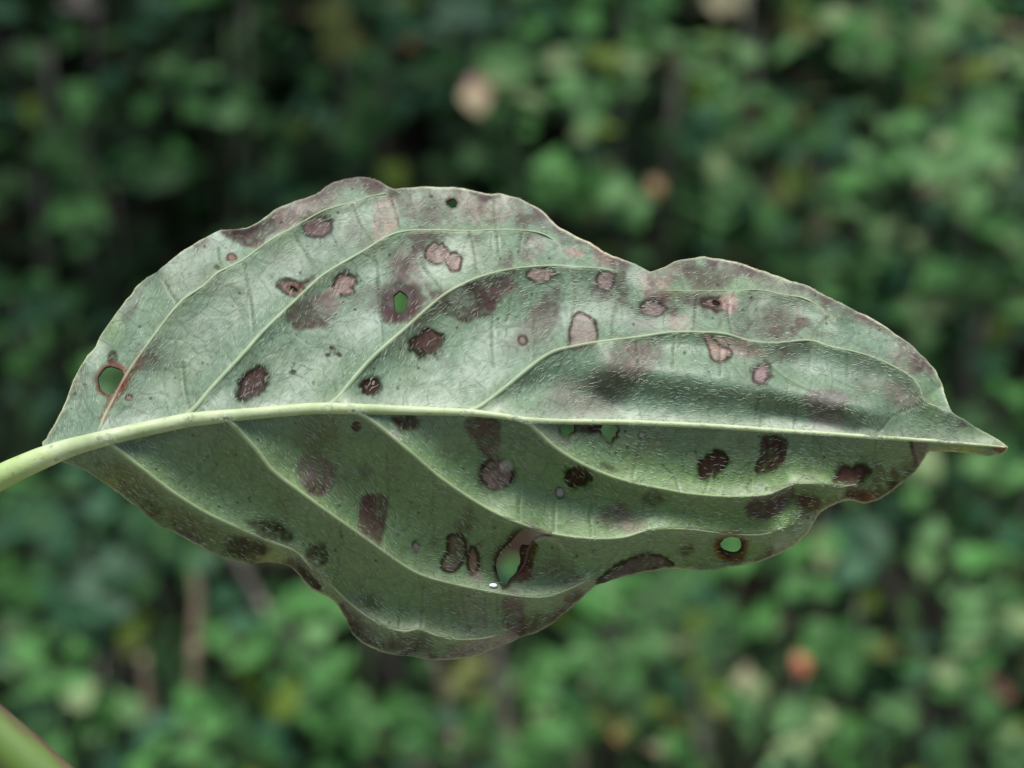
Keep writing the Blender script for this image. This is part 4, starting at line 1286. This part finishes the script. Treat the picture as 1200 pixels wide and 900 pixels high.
GAPS = [(240, 155, 48), (18, 50, 40), (230, 250, 55), (120, 300, 60), (340, 90, 26), (12, 210, 40), (600, 152, 42), (550, 168, 50), (480, 165, 40), (785, 18, 40), (770, 130, 34), (690, 268, 30), (790, 240, 40), (910, 82, 36), (985, 88, 40),
        (1110, 55, 28), (1050, 115, 36), (1185, 150, 30), (960, 172, 34), (1130, 282, 40), (1030, 202, 30), (880, 20, 34), (1150, 430, 36), (1000, 300, 24), (970, 692, 38), (1060, 720, 38), (1045, 660, 30), (880, 690, 34), (1100, 832, 28), (840, 680, 20),
        (440, 785, 36), (540, 762, 34), (650, 752, 30), (690, 722, 20), (150, 800, 32), (75, 800, 22), (245, 820, 24), (190, 690, 24), (200, 260, 50), (180, 330, 50), (300, 40, 30), (400, 100, 24), (520, 150, 30), (640, 190, 20), (760, 860, 22), (820, 860, 22), (905, 800, 16)]

plants = []
for (px, py, D, lab) in PLANTS:
    c = at(px, py, D)
    g0 = Vector((c.x, c.y + .04, 0.0))
    e = empty('leafy_shrub' if py < 520 else 'undergrowth_plant', g0)
    tag(e, lab, 'shrub' if py < 520 else 'plant')
    plants.append((px, py, D, e))
    k = D / DIST * MM
    for q in range(4):       # stems from the ground up through the plant
        tip = at(px + random.uniform(-90, 90), py - random.uniform(20, 140), D + random.uniform(.03, .16)) - g0
        b0 = Vector((random.uniform(-.03, .03), random.uniform(-.02, .06), -.02))
        mid_ = b0.lerp(tip, .5) + Vector((random.uniform(-.03, .03), random.uniform(0, .05), 0))
        pts = curve_pts([b0, mid_, tip], 5)
        tube('stem', pts, list(np.linspace(.0035, .0012, len(pts))), random.choice([M_STEM, M_STEMG]), e, 6)


def owner(px, py):
    return min(plants, key=lambda p: (p[0] - px) ** 2 + (p[1] - py) ** 2)


NEXT = {'light': ['light', 'light', 'bright', 'pale', 'bright'], 'bright': ['bright', 'bright', 'green', 'light'], 'pale': ['pale', 'light', 'light'], 'green': ['green', 'green', 'bright', 'teal'],
        'teal': ['teal', 'teal', 'green', 'shaded'], 'blue': ['blue', 'blue', 'teal'], 'yellowgreen': ['yellowgreen', 'bright', 'olive'], 'olive': ['olive', 'green', 'yellowgreen']}
for (px, py, s, colr, dd) in EXPL:
    if s <= 0: continue
    p = owner(px, py)
    if s < 40:
        place_leaf(p[3], px, py, p[2] + dd - .03, s, colr, face=.6)
        continue
    n_ = max(3, int((s / 20.0) ** 1.75))
    for q in range(n_):
        a, r_ = random.uniform(0, 6.283), math.sqrt(random.random()) * s * .52
        place_leaf(p[3], px + r_ * math.cos(a), py + r_ * math.sin(a), p[2] + dd + random.uniform(-.06, .03), random.choice([random.uniform(20, 36), random.uniform(34, 56)]), random.choice(NEXT.get(colr, [colr])), face=random.uniform(.3, .75))

# fill: more leaves behind the nearer ones, away from the dark gaps
FILL = 1300
cnt = 0
while cnt < FILL:
    px, py = random.uniform(-130, 1330), random.uniform(-110, 1010)
    if any(math.hypot(px - g[0], py - g[1]) < g[2] * 1.05 for g in GAPS): continue
    p = owner(px, py)
    shade_zone = max(0, 1 - math.hypot((px - 100) / 420, (py - 220) / 330))  # upper left shade put into the fill: darker and fewer leaves
    if random.random() < shade_zone * .9: cnt += .5; continue
    colr = random.choices(['shaded', 'green', 'teal', 'bright', 'light', 'yellowgreen', 'olive', 'brown'],
                          [3.2 + 4 * shade_zone, 3, 3, 1.6 if px > 350 or py > 560 else .7, .8 if px > 550 else .15, .5, .3, .25])[0]
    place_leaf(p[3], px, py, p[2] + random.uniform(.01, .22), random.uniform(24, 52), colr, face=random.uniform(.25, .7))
    cnt += 1

# ------------------------------------------------------------------ deep undergrowth clothing the bank behind (uncountable)
def leaf_cloud(name, pts, size, mats, label):
    V, F, MI = [], [], []
    for (x, y, z) in pts:
        s = size * random.uniform(.6, 1.3)
        rot = leaf_orient(random.uniform(.1, .7))
        c = Vector((x, y, z))
        b = len(V)
        for (u, v, w) in ((0, -.5, 0), (-.32, -.1, .06), (-.2, .25, .05), (0, .5, -.08), (.2, .25, .05), (.32, -.1, .06), (0, 0, -.02)):
            V.append(c + rot @ Vector((u * s, v * s, w * s)))
        mi = random.randrange(len(mats))
        for f in ((0, 6, 1), (1, 6, 2), (2, 6, 3), (3, 6, 4), (4, 6, 5), (5, 6, 0)):
            F.append(tuple(b + i for i in f)); MI.append(mi)
    o = mesh_obj(name, V, F, None)
    for m in mats: o.data.materials.append(m)
    o.data.polygons.foreach_set('material_index', MI)
    tag(o, label, kind='stuff')
    return o


pts = []
for _ in range(9000):
    x = random.uniform(-1.6, 1.6); y = random.uniform(1.5, 2.7)
    b = min(1.0, max(0, (y - 1.55) / 1.3)) * 1.25
    pts.append((x, y, b + random.uniform(.0, .16)))
for _ in range(7000):
    x = random.uniform(-2.2, 2.2); y = random.uniform(.66, 1.6)
    pts.append((x, y, .02 + random.random() ** 2 * .12))
leaf_cloud('undergrowth', pts, .05, [LM['shaded'], LM['shaded'], LM['shaded'], LM['green']], 'dense undergrowth clothing the ground and bank behind the shrubs, shade put into its colour')

pts = []  # canopy added out of view to block the sky and darken the gaps
for _ in range(7000):
    x = random.uniform(-1.6, 1.6); y = random.uniform(.95, 2.7)
    if x > -.02 and random.random() < .72: continue
    zt = .80 + (y - .95) * .22 + (.14 if x > 0 else -.02)
    pts.append((x, y, zt + random.uniform(0, .5) * (1 if x < .1 else .7)))
leaf_cloud('shading_canopy', pts, .055, [LM['shaded'], LM['shaded'], LM['green']], 'added foliage above the view that shades the undergrowth')

# ------------------------------------------------------------------ withered leaves and dry stalks that stand out
def withered(px, py, D, w, h, colA, colB, label, roll=0, name='withered_leaf'):
    """a cupped dry leaf, colA at its stalk end and colB at its tip"""
    V, F = [], []
    m, n = 9, 9
    for side in (0, 1):
        for i in range(m):
            t = i / (m - 1)
            wd = math.sin(math.pi * min(1, max(0.02, t * .92 + .06))) ** .7
            for j in range(n):
                u = j / (n - 1) * 2 - 1
                x = u * wd * .5; y = t - .5
                z = -.5 * (x * x) * 2 - .35 * y * y * 2 + .25 + .03 * math.sin(u * 5 + t * 7) - .03 * side
                V.append((x * w * (1 + .16 * math.sin(9 * t + 2) * (1 if u > 0 else -1)) + .10 * w * math.sin(3.2 * t + 1), y * h * (1 + .10 * u), z * w * .6))
    for i in range(m - 1):
        for j in range(n - 1):
            a = i * n + j
            F.append((a, a + 1, a + n + 1, a + n)); b = a + m * n
            F.append((b, b + n, b + n + 1, b + 1))
    o_ = len(V)
    for yy in (.46, .8):
        for a in (0, 2.094, 4.189):
            V.append((.05 * w * math.cos(a), yy * h, .1 * w + .05 * w * math.sin(a)))
    for j in range(3):
        F.append((o_ + j, o_ + (j + 1) % 3, o_ + 3 + (j + 1) % 3, o_ + 3 + j))
    k = D / DIST * MM
    V = [Vector(v) * k for v in V]
    m_, nt, p = new_mat(name + '_skin')
    L = nt.links.new
    tc = node(nt, 'ShaderNodeTexCoord'); sp = node(nt, 'ShaderNodeSeparateXYZ'); L(tc.outputs['Generated'], sp.inputs[0])
    nz = node(nt, 'ShaderNodeTexNoise'); nz.inputs['Scale'].default_value = 4; L(tc.outputs['Generated'], nz.inputs['Vector'])
    ad = node(nt, 'ShaderNodeMath', operation='ADD'); L(sp.outputs['Y'], ad.inputs[0])
    sc_ = node(nt, 'ShaderNodeMath', operation='MULTIPLY_ADD'); L(nz.outputs['Fac'], sc_.inputs[0]); sc_.inputs[1].default_value = .5; sc_.inputs[2].default_value = -.25
    L(sc_.outputs[0], ad.inputs[1])
    cr = node(nt, 'ShaderNodeValToRGB'); cr.color_ramp.elements[0].position = .35; cr.color_ramp.elements[1].position = .62
    cr.color_ramp.elements[0].color = (*[c * .45 for c in colB], 1); cr.color_ramp.elements[1].color = (*[c * .45 for c in colA], 1)
    L(ad.outputs[0], cr.inputs[0]); L(cr.outputs[0], p.inputs['Base Color']); p.inputs['Roughness'].default_value = .6
    o = mesh_obj(name, V, F, m_)
    o.location = at(px, py, D)
    o.rotation_euler = (LEAF_MAT_W.to_3x3() @ Matrix.Rotation(R(roll), 3, 'Z') @ Matrix.Rotation(R(-15), 3, 'X')).to_euler()
    tag(o, label, 'leaf')
    return o


withered(556, 110, 1.05, 36, 48, (.20, .05, .035), (.58, .46, .25), 'curled withered leaf, red above and cream below, before a dark gap at the top', -8)
withered(767, 218, 1.05, 20, 22, (.18, .11, .03), (.34, .19, .04), 'small amber withered leaf just above the middle of the spotted leaf', 10)
withered(938, 778, .92, 20, 25, (.55, .20, .09), (.52, .12, .04), 'small bright orange leaf low down, below the right part of the spotted leaf', 12)

def stalk_mat(name, c1, c2): return stem_material(name, c1, c2, 60)
M_TAN = stalk_mat('dry_stalk_tan', (.15, .115, .07), (.25, .195, .125))
M_GREY = stalk_mat('dry_stalk_grey', (.075, .068, .053), (.125, .11, .085))
M_BRN = stalk_mat('dry_stalk_brown', (.07, .05, .035), (.13, .10, .07))


def stalk(pts, D, w, mat, label, base_y=None):
    P3 = [at(x, y, D + i * .004) for i, (x, y) in enumerate(pts)]
    # continue down to the ground
    last = P3[-1]; d = (P3[-1] - P3[-2]).normalized()
    d.z = min(d.z, -.6)
    tpar = last.z / -d.z
    P3.append(last + d * tpar * .5 + Vector((0, .02, 0))); P3.append(last + d * tpar * 1.02 + Vector((0, .05, 0)))
    q = curve_pts(P3, 5)
    k = D / DIST * MM * w * .5
    root = tube('dry_stalk', q, [k * (.8 + .35 * i / len(q)) * random.uniform(.92, 1.08) for i in range(len(q))], mat, None, 8)
    tag(root, label, 'stalk', 'dry stalks among the undergrowth')
    return root


stalk([(226, 655), (231, 700), (230, 750), (228, 800)], .97, 15, M_TAN, 'thickest pale tan dry stalk, upright below the lower left margin of the spotted leaf')
stalk([(168, 770), (172, 810), (177, 850), (180, 910)], .98, 14, M_TAN, 'pale tan dry stalk at the bottom, left of the thickest one')
stalk([(270, 640), (290, 680), (312, 715), (340, 745)], 1.0, 14, M_GREY, 'slanting grey dry stalk under the lower left margin of the spotted leaf')
stalk([(580, 740), (586, 800), (594, 860), (600, 915)], 1.02, 20, M_GREY, 'broad grey dry stalk under the lowest lobe of the spotted leaf')
stalk([(510, 770), (520, 810), (532, 860), (538, 910)], 1.02, 14, M_BRN, 'brown dry stalk left of the broad grey one at the bottom')
stalk([(805, 740), (812, 800), (820, 850), (828, 910)], 1.02, 14, M_GREY, 'grey dry stalk at the bottom, left of the cream leaf')
stalk([(690, 800), (684, 850), (678, 920)], 1.0, 11, M_BRN, 'thin brown dry stalk at the bottom right of the broad grey one')
stalk([(1030, 620), (1050, 690), (1070, 760), (1080, 820)], 1.1, 15, M_BRN, 'brown dry stalk in the dark gap at lower right')
